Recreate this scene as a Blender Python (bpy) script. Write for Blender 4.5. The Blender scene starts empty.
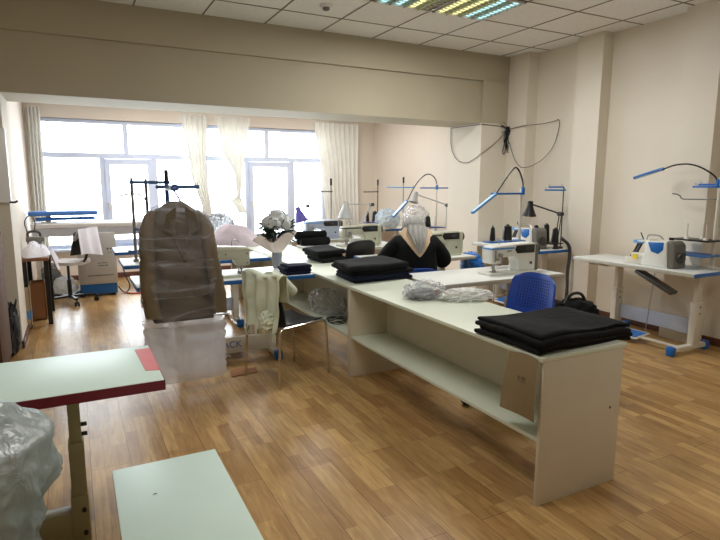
import bpy, bmesh, math, random
from mathutils import Vector, Matrix, noise, Euler
random.seed(7)
PI = math.pi
sc = bpy.context.scene
COL = sc.collection

# ------------------------------------------------------------------ materials
def lin(c):
    return tuple((v / 12.92 if v <= 0.04045 else ((v + 0.055) / 1.055) ** 2.4) for v in c)
def rgb(r, g, b):
    return lin((r / 255, g / 255, b / 255)) + (1,)
MATS = {}
def mat(name, col, rough=0.5, metal=0.0, var=0.06, vscale=6.0, bump=0.0, bscale=40.0, sheen=0.0, trans=0.0,
        alpha=1.0, spec=0.5, emit=None, estr=0.0, stretch=(1, 1, 1)):
    if name in MATS: return MATS[name]
    m = bpy.data.materials.new(name); m.use_nodes = True
    nt = m.node_tree; N = nt.nodes; L = nt.links
    b = N['Principled BSDF']
    b.inputs['Roughness'].default_value = rough; b.inputs['Metallic'].default_value = metal
    b.inputs['Specular IOR Level'].default_value = spec
    if sheen: b.inputs['Sheen Weight'].default_value = sheen
    if trans: b.inputs['Transmission Weight'].default_value = trans
    if alpha < 1: b.inputs['Alpha'].default_value = alpha
    tc = N.new('ShaderNodeTexCoord'); mp = N.new('ShaderNodeMapping'); mp.inputs['Scale'].default_value = stretch
    L.new(tc.outputs['Object'], mp.inputs['Vector'])
    nz = N.new('ShaderNodeTexNoise'); nz.inputs['Scale'].default_value = vscale; nz.inputs['Detail'].default_value = 3
    L.new(mp.outputs['Vector'], nz.inputs['Vector'])
    cr = N.new('ShaderNodeValToRGB'); c = Vector(col[:3])
    cr.color_ramp.elements[0].position = 0.3; cr.color_ramp.elements[1].position = 0.7
    cr.color_ramp.elements[0].color = tuple(c * (1 - var)) + (1,)
    cr.color_ramp.elements[1].color = tuple(min(1, v) for v in c * (1 + var)) + (1,)
    L.new(nz.outputs['Fac'], cr.inputs['Fac']); L.new(cr.outputs['Color'], b.inputs['Base Color'])
    if bump:
        n2 = N.new('ShaderNodeTexNoise'); n2.inputs['Scale'].default_value = bscale; n2.inputs['Detail'].default_value = 4
        L.new(mp.outputs['Vector'], n2.inputs['Vector'])
        bp = N.new('ShaderNodeBump'); bp.inputs['Strength'].default_value = bump; bp.inputs['Distance'].default_value = 0.02
        L.new(n2.outputs['Fac'], bp.inputs['Height']); L.new(bp.outputs['Normal'], b.inputs['Normal'])
    if emit:
        b.inputs['Emission Color'].default_value = emit; b.inputs['Emission Strength'].default_value = estr
    MATS[name] = m; return m

def film_mat(name, col, opac, rough=0.25, wscale=9.0, wstr=0.6, transl=0.5, stretch=(1, 1, 1), gloss=0.12, var=0.15, crease=None):
    """thin plastic film / voile: transparent mixed with diffuse, translucent and gloss"""
    m = bpy.data.materials.new(name); m.use_nodes = True
    nt = m.node_tree; N = nt.nodes; L = nt.links
    for n in list(N):
        if n.type != 'OUTPUT_MATERIAL': N.remove(n)
    out = [n for n in N if n.type == 'OUTPUT_MATERIAL'][0]
    tc = N.new('ShaderNodeTexCoord'); mp = N.new('ShaderNodeMapping'); mp.inputs['Scale'].default_value = stretch
    L.new(tc.outputs['Object'], mp.inputs['Vector'])
    nz = N.new('ShaderNodeTexNoise'); nz.inputs['Scale'].default_value = wscale; nz.inputs['Detail'].default_value = 5
    nz.inputs['Distortion'].default_value = 1.2
    L.new(mp.outputs['Vector'], nz.inputs['Vector'])
    bp = N.new('ShaderNodeBump'); bp.inputs['Strength'].default_value = wstr; bp.inputs['Distance'].default_value = 0.03
    L.new(nz.outputs['Fac'], bp.inputs['Height'])
    d = N.new('ShaderNodeBsdfDiffuse'); d.inputs['Color'].default_value = col
    t = N.new('ShaderNodeBsdfTranslucent'); t.inputs['Color'].default_value = col
    g = N.new('ShaderNodeBsdfGlossy'); g.inputs['Roughness'].default_value = rough
    tr = N.new('ShaderNodeBsdfTransparent')
    for s in (d, t, g): L.new(bp.outputs['Normal'], s.inputs['Normal'])
    m1 = N.new('ShaderNodeMixShader'); m1.inputs[0].default_value = transl
    L.new(d.outputs[0], m1.inputs[1]); L.new(t.outputs[0], m1.inputs[2])
    m2 = N.new('ShaderNodeMixShader'); m2.inputs[0].default_value = gloss
    L.new(m1.outputs[0], m2.inputs[1]); L.new(g.outputs[0], m2.inputs[2])
    cr = N.new('ShaderNodeMapRange'); cr.inputs['From Min'].default_value = 0.3; cr.inputs['From Max'].default_value = 0.7
    cr.inputs['To Min'].default_value = max(0, opac - var); cr.inputs['To Max'].default_value = min(1, opac + var)
    L.new(nz.outputs['Fac'], cr.inputs['Value'])
    fac = cr.outputs[0]
    if crease:
        cs, cst, crot, camt = crease
        for (rot, sc_) in ((crot, cs), (-crot * 0.6, cs * 0.7)):
            mq = N.new('ShaderNodeMapping'); mq.inputs['Scale'].default_value = cst; mq.inputs['Rotation'].default_value = (0, rot, 0)
            L.new(tc.outputs['Object'], mq.inputs['Vector'])
            nq = N.new('ShaderNodeTexNoise'); nq.inputs['Scale'].default_value = sc_; nq.inputs['Detail'].default_value = 2
            L.new(mq.outputs['Vector'], nq.inputs['Vector'])
            sb = N.new('ShaderNodeMath'); sb.operation = 'SUBTRACT'; sb.inputs[1].default_value = 0.5; L.new(nq.outputs['Fac'], sb.inputs[0])
            ab = N.new('ShaderNodeMath'); ab.operation = 'ABSOLUTE'; L.new(sb.outputs[0], ab.inputs[0])
            mg = N.new('ShaderNodeMapRange'); mg.inputs['From Min'].default_value = 0; mg.inputs['From Max'].default_value = 0.03
            mg.inputs['To Min'].default_value = camt; mg.inputs['To Max'].default_value = 0; L.new(ab.outputs[0], mg.inputs['Value'])
            ad = N.new('ShaderNodeMath'); ad.operation = 'ADD'; ad.use_clamp = True; L.new(fac, ad.inputs[0]); L.new(mg.outputs[0], ad.inputs[1]); fac = ad.outputs[0]
    m3 = N.new('ShaderNodeMixShader'); L.new(fac, m3.inputs[0])
    L.new(tr.outputs[0], m3.inputs[1]); L.new(m2.outputs[0], m3.inputs[2])
    L.new(m3.outputs[0], out.inputs['Surface'])
    MATS[name] = m; return m

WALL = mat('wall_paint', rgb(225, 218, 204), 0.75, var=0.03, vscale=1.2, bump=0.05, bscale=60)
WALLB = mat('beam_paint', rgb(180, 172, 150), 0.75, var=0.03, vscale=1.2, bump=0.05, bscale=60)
WALLA = mat('alcove_paint', rgb(226, 216, 203), 0.8, var=0.03, vscale=1.2)
WHITEP = mat('white_paint', rgb(225, 222, 220), 0.6)
UPVC = mat('white_upvc', rgb(206, 216, 238), 0.4, var=0.02)
TILE = mat('ceiling_tile', rgb(238, 237, 234), 0.9, var=0.04, vscale=30, bump=0.15, bscale=150)
TBAR = mat('ceiling_bar', rgb(122, 116, 106), 0.7)
BASEB = mat('baseboard_wood', rgb(92, 55, 42), 0.45, var=0.15)
MELA = mat('white_melamine', rgb(216, 224, 207), 0.42, var=0.02, spec=0.4)
MELAP = mat('panel_melamine', rgb(208, 201, 182), 0.5, var=0.02)
MINT = mat('pale_mint_laminate', rgb(202, 224, 215), 0.45, var=0.02)
REDE = mat('dark_red_edging', rgb(124, 20, 42), 0.45, var=0.05)
PINK = mat('pink_patch', rgb(204, 112, 114), 0.5)  # pink-red tone of the patch on the table corner
OLIVE = mat('olive_steel', rgb(150, 138, 100), 0.5, var=0.05)
TABLE = mat('table_laminate', rgb(226, 230, 226), 0.33, var=0.02)
TEDGE = mat('grey_edging', rgb(186, 184, 172), 0.45)
BLUE = mat('blue_plastic', rgb(28, 104, 184), 0.35, var=0.05)
BLUED = mat('dark_blue_plastic', rgb(22, 60, 140), 0.4, var=0.06)
BLUEL = mat('light_blue_plastic', rgb(98, 158, 220), 0.35)
STEELW = mat('white_steel', rgb(214, 210, 198), 0.4, var=0.03)
PALEB = mat('pale_blue_steel', rgb(176, 186, 205), 0.4)
CREAM = mat('cream_enamel', rgb(222, 220, 196), 0.3, var=0.02)
GREENM = mat('greenish_enamel', rgb(184, 186, 166), 0.32, var=0.03)
WENAM = mat('white_enamel', rgb(226, 228, 222), 0.28, var=0.02)
GREY = mat('grey_plastic', rgb(112, 110, 104), 0.45)
GREYD = mat('dark_grey_plastic', rgb(62, 62, 60), 0.45)
BLACK = mat('black_plastic', rgb(20, 20, 22), 0.4)
STEEL = mat('brushed_steel', rgb(168, 168, 168), 0.3, metal=0.9)
CHROME = mat('chrome', rgb(205, 200, 190), 0.14, metal=1.0)
BLKC = mat('black_cloth', rgb(15, 17, 17), 0.9, var=0.25, vscale=8, bump=0.25, bscale=25, sheen=0.02, spec=0.2)
NAVC = mat('navy_cloth', rgb(18, 24, 44), 0.9, var=0.2, vscale=8, bump=0.25, bscale=25, sheen=0.02, spec=0.2)
GREYC = mat('charcoal_cloth', rgb(50, 52, 54), 0.85, var=0.2, bump=0.2, bscale=25)
CRMC = mat('cream_cloth', rgb(212, 220, 200), 0.85, var=0.08, bump=0.4, bscale=20)
WHTC = mat('white_cloth', rgb(226, 226, 236), 0.85, var=0.05, bump=0.3, bscale=18)
LILC = mat('lilac_cloth', rgb(216, 204, 216), 0.85, var=0.1, bump=0.35, bscale=16)
JACKETM = mat('brown_wool', rgb(82, 71, 52), 0.8, var=0.14, vscale=5, bump=0.25, bscale=14, sheen=0.2)
LININGM = mat('dark_brown_lining', rgb(46, 35, 26), 0.7, var=0.1)
KRAFT = mat('kraft_paper', rgb(140, 122, 90), 0.7, var=0.06, vscale=3, bump=0.1)
CARD = mat('cardboard', rgb(150, 104, 66), 0.8, var=0.08, vscale=3)
CARDL = mat('pale_cardboard', rgb(196, 176, 146), 0.8, var=0.06)
WOODB = mat('brown_wood', rgb(92, 62, 38), 0.85, var=0.2, vscale=4, stretch=(8, 8, 1))
WOODD = mat('desk_wood', rgb(134, 92, 64), 0.5, var=0.2, vscale=4, stretch=(1, 8, 8))
FILML = film_mat('whitened_lower_film', rgb(248, 249, 253), 0.74, rough=0.3, wscale=3.0, wstr=0.6, transl=0.78, stretch=(1.5, 1.5, 0.6), gloss=0.06, var=0.08)  # denser from folds, whitened to stand in for light from behind
CURT = film_mat('cream_voile', rgb(246, 245, 240), 0.98, rough=0.8, wscale=3, wstr=0.1, transl=0.22, var=0.02, gloss=0.0)
FILM = film_mat('plastic_film', rgb(214, 216, 226), 0.16, rough=0.3, wscale=3.5, wstr=0.8, transl=0.6, stretch=(0.8, 0.8, 3.2), gloss=0.14, var=0.05, crease=(1.05, (0.6, 0.6, 4.2), 0.55, 0.22))
FILMC = film_mat('clear_film', rgb(215, 218, 222), 0.42, rough=0.15, wscale=14, wstr=1.0, gloss=0.3)
FILMW = film_mat('white_film', rgb(244, 245, 242), 0.9, rough=0.3, wscale=10, wstr=0.9, transl=0.45, gloss=0.1)
FILMT = film_mat('milky_film', rgb(178, 192, 193), 0.8, rough=0.3, wscale=7, wstr=0.9, transl=0.4, gloss=0.14)
FILMB = film_mat('bluish_film', rgb(196, 214, 228), 0.6, rough=0.3, wscale=12, wstr=0.8, transl=0.4)
FILMG = film_mat('grey_film', rgb(92, 96, 102), 0.8, rough=0.3, wscale=12, wstr=1.0, transl=0.2, gloss=0.2)
PURPLE = mat('purple_enamel', rgb(92, 84, 168), 0.35)
LAMPW = mat('pale_grey_enamel', rgb(186, 190, 192), 0.35)
PANELG = mat('station_grey', rgb(186, 184, 180), 0.5)
SKIN = mat('skin', rgb(196, 148, 118), 0.55, var=0.05)
SCARF = mat('grey_scarf', rgb(150, 150, 146), 0.8, var=0.22, vscale=9, stretch=(6, 1, 0.6), bump=0.3, bscale=14)
BEIGE = mat('beige_scarf', rgb(208, 184, 152), 0.8, var=0.06)
HYDR = mat('grey_white_petals', rgb(218, 222, 222), 0.8, var=0.10)
LEAF = mat('dark_green_leaf', rgb(34, 52, 44), 0.6, var=0.25)
WRAP = mat('pink_wrap', rgb(250, 234, 228), 0.7, var=0.06)  # colour raised to stand in for light coming through the paper
GLASSV = mat('grey_glass', rgb(140, 146, 158), 0.15, var=0.05)
YELLOW = mat('yellow_sticker', rgb(232, 208, 60), 0.5)
ORANGE = mat('red_hose', rgb(196, 60, 48), 0.5)
INK = mat('dark_ink', rgb(44, 44, 52), 0.6)
BLUEINK = mat('blue_ink', rgb(30, 104, 184), 0.5)
def emis(name, c, s):
    m = mat(name, c, 0.5, emit=c, estr=s); return m
TUBEY = emis('yellow_tube', rgb(255, 248, 178), 0.72)
TUBEC = emis('cyan_tube', rgb(186, 240, 252), 0.72)
TUBEOFF = mat('unlit_tube', rgb(190, 188, 176), 0.4)
LEDG = emis('needle_light', rgb(235, 245, 255), 6)

def glass_mat():
    m = bpy.data.materials.new('window_glass'); m.use_nodes = True
    N = m.node_tree.nodes; L = m.node_tree.links
    for n in list(N):
        if n.type != 'OUTPUT_MATERIAL': N.remove(n)
    out = [n for n in N if n.type == 'OUTPUT_MATERIAL'][0]
    t = N.new('ShaderNodeBsdfTransparent'); g = N.new('ShaderNodeBsdfGlossy'); g.inputs['Roughness'].default_value = 0.02
    fr = N.new('ShaderNodeFresnel'); fr.inputs['IOR'].default_value = 1.45
    mx = N.new('ShaderNodeMixShader'); L.new(fr.outputs[0], mx.inputs[0])
    L.new(t.outputs[0], mx.inputs[1]); L.new(g.outputs[0], mx.inputs[2]); L.new(mx.outputs[0], out.inputs['Surface'])
    return m
GLASS = glass_mat()

def floor_mat():
    m = bpy.data.materials.new('laminate_floor'); m.use_nodes = True
    N = m.node_tree.nodes; L = m.node_tree.links; b = N['Principled BSDF']
    tc = N.new('ShaderNodeTexCoord'); mp = N.new('ShaderNodeMapping')
    mp.inputs['Rotation'].default_value = (0, 0, PI / 2); mp.inputs['Location'].default_value = (0.03, 0.01, 0)
    L.new(tc.outputs['Object'], mp.inputs['Vector'])
    def brick(w, h, mort, c1, c2, mc, off=0.37, freq=2):
        n = N.new('ShaderNodeTexBrick'); n.offset = off; n.offset_frequency = freq
        n.inputs['Scale'].default_value = 1; n.inputs['Brick Width'].default_value = w; n.inputs['Row Height'].default_value = h
        n.inputs['Mortar Size'].default_value = mort; n.inputs['Mortar Smooth'].default_value = 0.2; n.inputs['Bias'].default_value = 0
        n.inputs['Color1'].default_value = c1; n.inputs['Color2'].default_value = c2; n.inputs['Mortar'].default_value = mc
        L.new(mp.outputs['Vector'], n.inputs['Vector']); return n
    b1 = brick(0.37, 0.0655, 0.0006, rgb(206, 172, 116), rgb(168, 131, 83), rgb(148, 114, 70), 0.41, 3)
    b2 = brick(1.29, 0.1965, 0.0016, (1, 1, 1, 1), (0.86, 0.86, 0.86, 1), (0.34, 0.28, 0.22, 1), 0.38, 2)
    mp2 = N.new('ShaderNodeMapping'); mp2.inputs['Scale'].default_value = (16, 1.8, 1); L.new(tc.outputs['Object'], mp2.inputs['Vector'])
    nz = N.new('ShaderNodeTexNoise'); nz.inputs['Scale'].default_value = 3; nz.inputs['Detail'].default_value = 6; nz.inputs['Distortion'].default_value = 0.6
    L.new(mp2.outputs['Vector'], nz.inputs['Vector'])
    cr = N.new('ShaderNodeValToRGB'); cr.color_ramp.elements[0].position = 0.3; cr.color_ramp.elements[1].position = 0.68
    cr.color_ramp.elements[0].color = (0.74, 0.68, 0.60, 1); cr.color_ramp.elements[1].color = (1.08, 1.06, 1.03, 1)
    L.new(nz.outputs['Fac'], cr.inputs['Fac'])
    def mul(a, c):
        x = N.new('ShaderNodeMix'); x.data_type = 'RGBA'; x.blend_type = 'MULTIPLY'; x.inputs[0].default_value = 1
        L.new(a, x.inputs[6]); L.new(c, x.inputs[7]); return x.outputs[2]
    c = mul(mul(b1.outputs['Color'], b2.outputs['Color']), cr.outputs['Color'])
    L.new(c, b.inputs['Base Color'])
    b.inputs['Specular IOR Level'].default_value = 0.36
    n3 = N.new('ShaderNodeTexNoise'); n3.inputs['Scale'].default_value = 2.2
    L.new(tc.outputs['Object'], n3.inputs['Vector'])
    mr = N.new('ShaderNodeMapRange'); mr.inputs['To Min'].default_value = 0.24; mr.inputs['To Max'].default_value = 0.36
    L.new(n3.outputs['Fac'], mr.inputs['Value']); L.new(mr.outputs[0], b.inputs['Roughness'])
    bp = N.new('ShaderNodeBump'); bp.inputs['Strength'].default_value = 0.15; bp.inputs['Distance'].default_value = 0.004
    L.new(b2.outputs['Fac'], bp.inputs['Height']); bp.invert = True
    L.new(bp.outputs['Normal'], b.inputs['Normal'])
    return m
FLOOR = floor_mat()

# ------------------------------------------------------------------ mesh builder
class MB:
    def __init__(s): s.bm = bmesh.new()
    def _xf(s, vs, M):
        for v in vs: v.co = M @ v.co
    def box(s, x0, y0, z0, x1, y1, z1, bev=0.0, seg=2, M=None):
        t = bmesh.new(); bmesh.ops.create_cube(t, size=1)
        for v in t.verts:
            v.co = Vector(((x0 + x1) / 2 + v.co.x * (x1 - x0), (y0 + y1) / 2 + v.co.y * (y1 - y0), (z0 + z1) / 2 + v.co.z * (z1 - z0)))
        if bev: bmesh.ops.bevel(t, geom=t.edges[:], offset=bev, segments=seg, affect='EDGES', profile=0.5)
        return s.merge(t, M)
    def merge(s, t, M=None):
        if M is not None:
            for v in t.verts: v.co = M @ v.co
        me = bpy.data.meshes.new('tmp'); t.to_mesh(me); t.free(); s.bm.from_mesh(me); bpy.data.meshes.remove(me); return s
    def cyl(s, p0, p1, r0, r1=None, seg=14, cap=True, M=None):
        p0 = Vector(p0); p1 = Vector(p1); r1 = r0 if r1 is None else r1
        d = p1 - p0
        t = bmesh.new(); bmesh.ops.create_cone(t, cap_ends=cap, segments=seg, radius1=r0, radius2=max(r1, 1e-5), depth=d.length)
        q = Vector((0, 0, 1)).rotation_difference(d.normalized()) if d.length > 1e-9 else None
        Mx = Matrix.Translation((p0 + p1) / 2) @ q.to_matrix().to_4x4()
        return s.merge(t, (M @ Mx) if M is not None else Mx)
    def tube(s, pts, r, seg=8, smooth=0, closed=False):
        P = [Vector(p) for p in pts]
        for _ in range(smooth):
            Q = [P[0]]
            for a, b in zip(P[:-1], P[1:]): Q += [a * 0.75 + b * 0.25, a * 0.25 + b * 0.75]
            Q.append(P[-1]); P = Q
        t = bmesh.new(); rings = []; up = None
        for i, p in enumerate(P):
            d = (P[min(i + 1, len(P) - 1)] - P[max(i - 1, 0)]).normalized()
            if up is None:
                up = d.orthogonal().normalized()
            up = (up - d * up.dot(d)); up = up.normalized() if up.length > 1e-6 else d.orthogonal().normalized()
            sd = d.cross(up)
            rr = r[i] if isinstance(r, (list, tuple)) and len(r) == len(P) else (r if not isinstance(r, (list, tuple)) else r[0] + (r[-1] - r[0]) * i / (len(P) - 1))
            rings.append([t.verts.new(p + (up * math.cos(2 * PI * k / seg) + sd * math.sin(2 * PI * k / seg)) * rr) for k in range(seg)])
        for a, b in zip(rings[:-1], rings[1:]):
            for k in range(seg): t.faces.new((a[k], a[(k + 1) % seg], b[(k + 1) % seg], b[k]))
        t.faces.new(rings[0][::-1]); t.faces.new(rings[-1])
        bmesh.ops.recalc_face_normals(t, faces=t.faces)
        return s.merge(t)
    def prism(s, poly, a0, a1, axis='y', bev=0.0, seg=2, M=None):
        """poly of 2D points extruded along axis: y -> (x,z), z -> (x,y), x -> (y,z)"""
        t = bmesh.new()
        def pt(p, a):
            return {'y': (p[0], a, p[1]), 'z': (p[0], p[1], a), 'x': (a, p[0], p[1])}[axis]
        A = [t.verts.new(pt(p, a0)) for p in poly]; B = [t.verts.new(pt(p, a1)) for p in poly]
        t.faces.new(A); t.faces.new(B[::-1]); n = len(poly)
        for i in range(n): t.faces.new((A[i], B[i], B[(i + 1) % n], A[(i + 1) % n]))
        bmesh.ops.recalc_face_normals(t, faces=t.faces)
        if bev: bmesh.ops.bevel(t, geom=t.edges[:], offset=bev, segments=seg, affect='EDGES', profile=0.5)
        return s.merge(t, M)
    def lathe(s, prof, c=(0, 0, 0), seg=24, M=None):
        t = bmesh.new(); rings = []
        for r, z in prof:
            rings.append([t.verts.new((c[0] + max(r, 1e-4) * math.cos(2 * PI * k / seg), c[1] + max(r, 1e-4) * math.sin(2 * PI * k / seg), c[2] + z)) for k in range(seg)])
        for a, b in zip(rings[:-1], rings[1:]):
            for k in range(seg): t.faces.new((a[k], a[(k + 1) % seg], b[(k + 1) % seg], b[k]))
        t.faces.new(rings[0][::-1]); t.faces.new(rings[-1])
        bmesh.ops.recalc_face_normals(t, faces=t.faces)
        return s.merge(t, M)
    def ball(s, c, r, sub=3, amp=0.0, fr=3.0, flat=None, ridge=False, seed=0.0, M=None):
        """noisy ellipsoid; flat = local z below which the form is pressed flat"""
        if not isinstance(r, (tuple, list)): r = (r, r, r)
        t = bmesh.new(); bmesh.ops.create_icosphere(t, subdivisions=sub, radius=1)
        for v in t.verts:
            d = v.co.normalized()
            n = noise.noise(d * fr + Vector((seed, seed * 1.7, -seed)))
            if ridge: n = 1 - 2.2 * abs(n) + 0.5 * noise.noise(d * fr * 2.7 + Vector((seed, 3, 1)))
            k = 1 + amp * n
            v.co = Vector((d.x * r[0] * k, d.y * r[1] * k, d.z * r[2] * k))
            if flat is not None and v.co.z < flat: v.co.z = flat + 0.03 * (v.co.z - flat)
            v.co += Vector(c)
        return s.merge(t, M)
    def grid(s, f, nu, nv, thick=0.0, closeu=False):
        """surface from f(u,v); solidified by thick"""
        t = bmesh.new(); V = [[t.verts.new(f(i / nu, j / nv)) for j in range(nv + 1)] for i in range(nu + (0 if closeu else 1))]
        n = len(V)
        for i in range(nu):
            for j in range(nv):
                t.faces.new((V[i][j], V[(i + 1) % n][j], V[(i + 1) % n][j + 1], V[i][j + 1]))
        bmesh.ops.recalc_face_normals(t, faces=t.faces)
        if thick: bmesh.ops.solidify(t, geom=t.faces[:], thickness=thick)
        return s.merge(t)
    def slab(s, q, z0, h, nx=22, ny=22, rad=0.05, amp=0.008, fr=5.0, seed=0.0, droop=None, und=0.0):
        """soft folded-cloth slab over quad q (four xy)"""
        t = bmesh.new(); c = [Vector((p[0], p[1])) for p in q]
        def xy(u, v): return (c[0] * (1 - u) * (1 - v) + c[1] * u * (1 - v) + c[2] * u * v + c[3] * (1 - u) * v)
        lx = (c[1] - c[0]).length; ly = (c[3] - c[0]).length
        T = []; B = []
        for i in range(nx + 1):
            T.append([]); B.append([])
            for j in range(ny + 1):
                u, v = i / nx, j / ny
                # pull samples towards rims
                u = 0.5 - 0.5 * math.cos(PI * u) * (0.55 + 0.45 * abs(math.cos(PI * u))) if True else u
                v = 0.5 - 0.5 * math.cos(PI * v) * (0.55 + 0.45 * abs(math.cos(PI * v)))
                p = xy(u, v); e = min(u * lx, (1 - u) * lx, v * ly, (1 - v) * ly)
                k = min(1, e / max(rad, 1e-4)); prof = math.sqrt(max(0, 1 - (1 - k) ** 2))
                n = noise.noise(Vector((p.x * fr, p.y * fr, seed)))
                w = noise.noise(Vector((p.x * 9, p.y * 9, seed + 4.2))) * 0.012 + noise.noise(Vector((p.x * 3, p.y * 3, seed + 9))) * und
                dz = droop(p.x, p.y) if droop else 0
                off = Vector((noise.noise(Vector((p.x * 7, p.y * 7, seed + 2))), noise.noise(Vector((p.x * 7, p.y * 7, seed + 6))))) * 0.008
                mid = z0 + h * 0.5
                T[-1].append(t.verts.new((p.x + off.x, p.y + off.y, mid + h * 0.5 * prof + (amp * n + w * 0.4) * k + dz)))
                B[-1].append(T[-1][-1] if e < 1e-6 else t.verts.new((p.x + off.x, p.y + off.y, mid - h * 0.5 * prof + dz)))
        for i in range(nx):
            for j in range(ny):
                t.faces.new((T[i][j], T[i + 1][j], T[i + 1][j + 1], T[i][j + 1]))
                f = (B[i][j + 1], B[i + 1][j + 1], B[i + 1][j], B[i][j])
                if len(set(f)) > 2:
                    ff = []
                    [ff.append(v) for v in f if v not in ff]
                    try: t.faces.new(ff)
                    except ValueError: pass
        bmesh.ops.recalc_face_normals(t, faces=t.faces)
        return s.merge(t)
    def text(s, body, size, M, ext=0.0008):
        cu = bpy.data.curves.new('txt', 'FONT'); cu.body = body; cu.size = size; cu.extrude = ext; cu.align_x = 'CENTER'; cu.align_y = 'CENTER'
        o = bpy.data.objects.new('txt', cu); COL.objects.link(o)
        dg = bpy.context.evaluated_depsgraph_get(); me = bpy.data.meshes.new_from_object(o.evaluated_get(dg))
        bpy.data.objects.remove(o); bpy.data.curves.remove(cu)
        t = bmesh.new(); t.from_mesh(me); bpy.data.meshes.remove(me)
        return s.merge(t, M)
    def build(s, name, m, parent=None, ang=0.6, **kw):
        bm = s.bm
        bmesh.ops.remove_doubles(bm, verts=bm.verts, dist=1e-6)
        for f in bm.faces: f.smooth = True
        for e in bm.edges:
            if len(e.link_faces) == 2 and e.calc_face_angle(0) > ang: e.smooth = False
        me = bpy.data.meshes.new(name); bm.to_mesh(me); bm.free()
        me.materials.append(m)
        o = bpy.data.objects.new(name, me); COL.objects.link(o)
        if parent: o.parent = parent
        for k, v in kw.items(): o[k] = v
        return o

def thing(name, label, cat, loc=(0, 0, 0), rz=0.0, group=None):
    o = bpy.data.objects.new(name, None); o.empty_display_size = 0.1; COL.objects.link(o)
    o.location = loc; o.rotation_euler = (0, 0, rz); o['label'] = label; o['category'] = cat
    if group: o['group'] = group
    return o
def tag(o, label, cat, group=None, kind=None):
    o['label'] = label; o['category'] = cat
    if group: o['group'] = group
    if kind: o['kind'] = kind
    return o
def place(o, loc, rz=0): o.location = loc; o.rotation_euler = (0, 0, rz); return o
def struct(name, mb, m, parent=None):
    o = mb.build(name, m, parent)
    if not parent: o['kind'] = 'structure'
    return o
def bx(*a, **k): return MB().box(*a, **k)
RX90 = Matrix.Rotation(PI / 2, 4, 'X')
def face_text(x, y, z, rz=0.0):   # text standing upright, facing -y before rz
    return Matrix.Translation((x, y, z)) @ Matrix.Rotation(rz, 4, 'Z') @ RX90

# ------------------------------------------------------------------ camera
f_px = 554.2; pit = math.radians(8.92); rol = math.radians(0.17); yaw = math.radians(27.25); CAMZ = 1.52
fw = Vector((math.sin(yaw) * math.cos(pit), math.cos(yaw) * math.cos(pit), -math.sin(pit)))
r0 = Vector((math.cos(yaw), -math.sin(yaw), 0)); u0 = r0.cross(fw)
rr = r0 * math.cos(rol) + u0 * math.sin(rol); uu = -r0 * math.sin(rol) + u0 * math.cos(rol)
cam = bpy.data.cameras.new('camera'); cam.sensor_width = 36; cam.lens = 36 * f_px / 720; cam.clip_start = 0.05
camo = bpy.data.objects.new('camera', cam); COL.objects.link(camo)
Mc = Matrix((rr, uu, -fw)).transposed().to_4x4(); Mc.translation = (0, 0, CAMZ); camo.matrix_world = Mc
sc.camera = camo

# ------------------------------------------------------------------ room
CH = 3.14; BY = 5.84; BB = 2.29; AB = 6.49; WY = 9.65; AC = 2.85
RX = 5.34; XL = -1.6; YB = -2.2
AL = -0.56; ARX = 5.27
struct('floor', bx(XL, YB, -0.1, RX + 0.2, WY + 0.25, 0), FLOOR)
# ceiling of main room with tile grid
c = struct('ceiling', bx(XL, YB, CH, RX + 0.2, BY, CH + 0.1), TILE)
g = MB(); GX, GY, P = 1.8806, 5.2869, 0.63
for k in range(-6, 7):
    x = GX + P * k
    if XL < x < RX: g.box(x - 0.007, YB, CH - 0.004, x + 0.007, BY, CH + 0.001)
for k in range(-12, 1):
    y = GY + P * k
    if YB < y < BY: g.box(XL, y - 0.007, CH - 0.004, RX, y + 0.007, CH + 0.001)
struct('grid_bars', g, TBAR, c)
struct('ceiling.001', bx(AL - 0.2, BY + 0.02, AC, ARX + 0.2, WY + 0.25, AC + 0.1), WHITEP)
# beam across the opening (upper band stands a little proud)
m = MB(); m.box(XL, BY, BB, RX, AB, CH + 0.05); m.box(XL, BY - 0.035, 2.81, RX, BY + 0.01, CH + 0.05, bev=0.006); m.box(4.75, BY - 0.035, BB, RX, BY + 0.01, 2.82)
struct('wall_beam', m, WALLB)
struct('wall_pier', bx(4.744, BY - 0.035, 0, RX, AB, BB), WALL)
struct('wall_pier_left', bx(XL, BY, 0, -0.5, AB, BB), WALL)
# right wall with pilasters
m = MB(); m.box(RX, YB, 0, RX + 0.2, BY + 0.02, CH + 0.05)
for (y0, y1, x) in ((5.46, BY, 5.17), (4.37, 4.72, 5.19), (3.11, 3.46, 5.19), (1.85, 2.2, 5.19), (0.6, 0.95, 5.19)):
    m.box(x, y0, 0, RX + 0.05, y1, CH + 0.02)
struct('wall_right', m, WALL)
struct('wall_right_alcove', bx(ARX, AB - 0.05, 0, ARX + 0.2, WY, AC + 0.1), WALLA)
struct('wall_left', bx(XL - 0.2, YB, 0, XL, BY + 0.3, CH + 0.05), WALL)
struct('wall_left_alcove', bx(AL - 0.2, AB - 0.1, 0, AL, WY + 0.2, AC + 0.1), WALLA)
struct('wall_near', bx(XL - 0.2, YB - 0.2, 0, RX + 0.2, YB, CH + 0.05), WALL)
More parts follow.
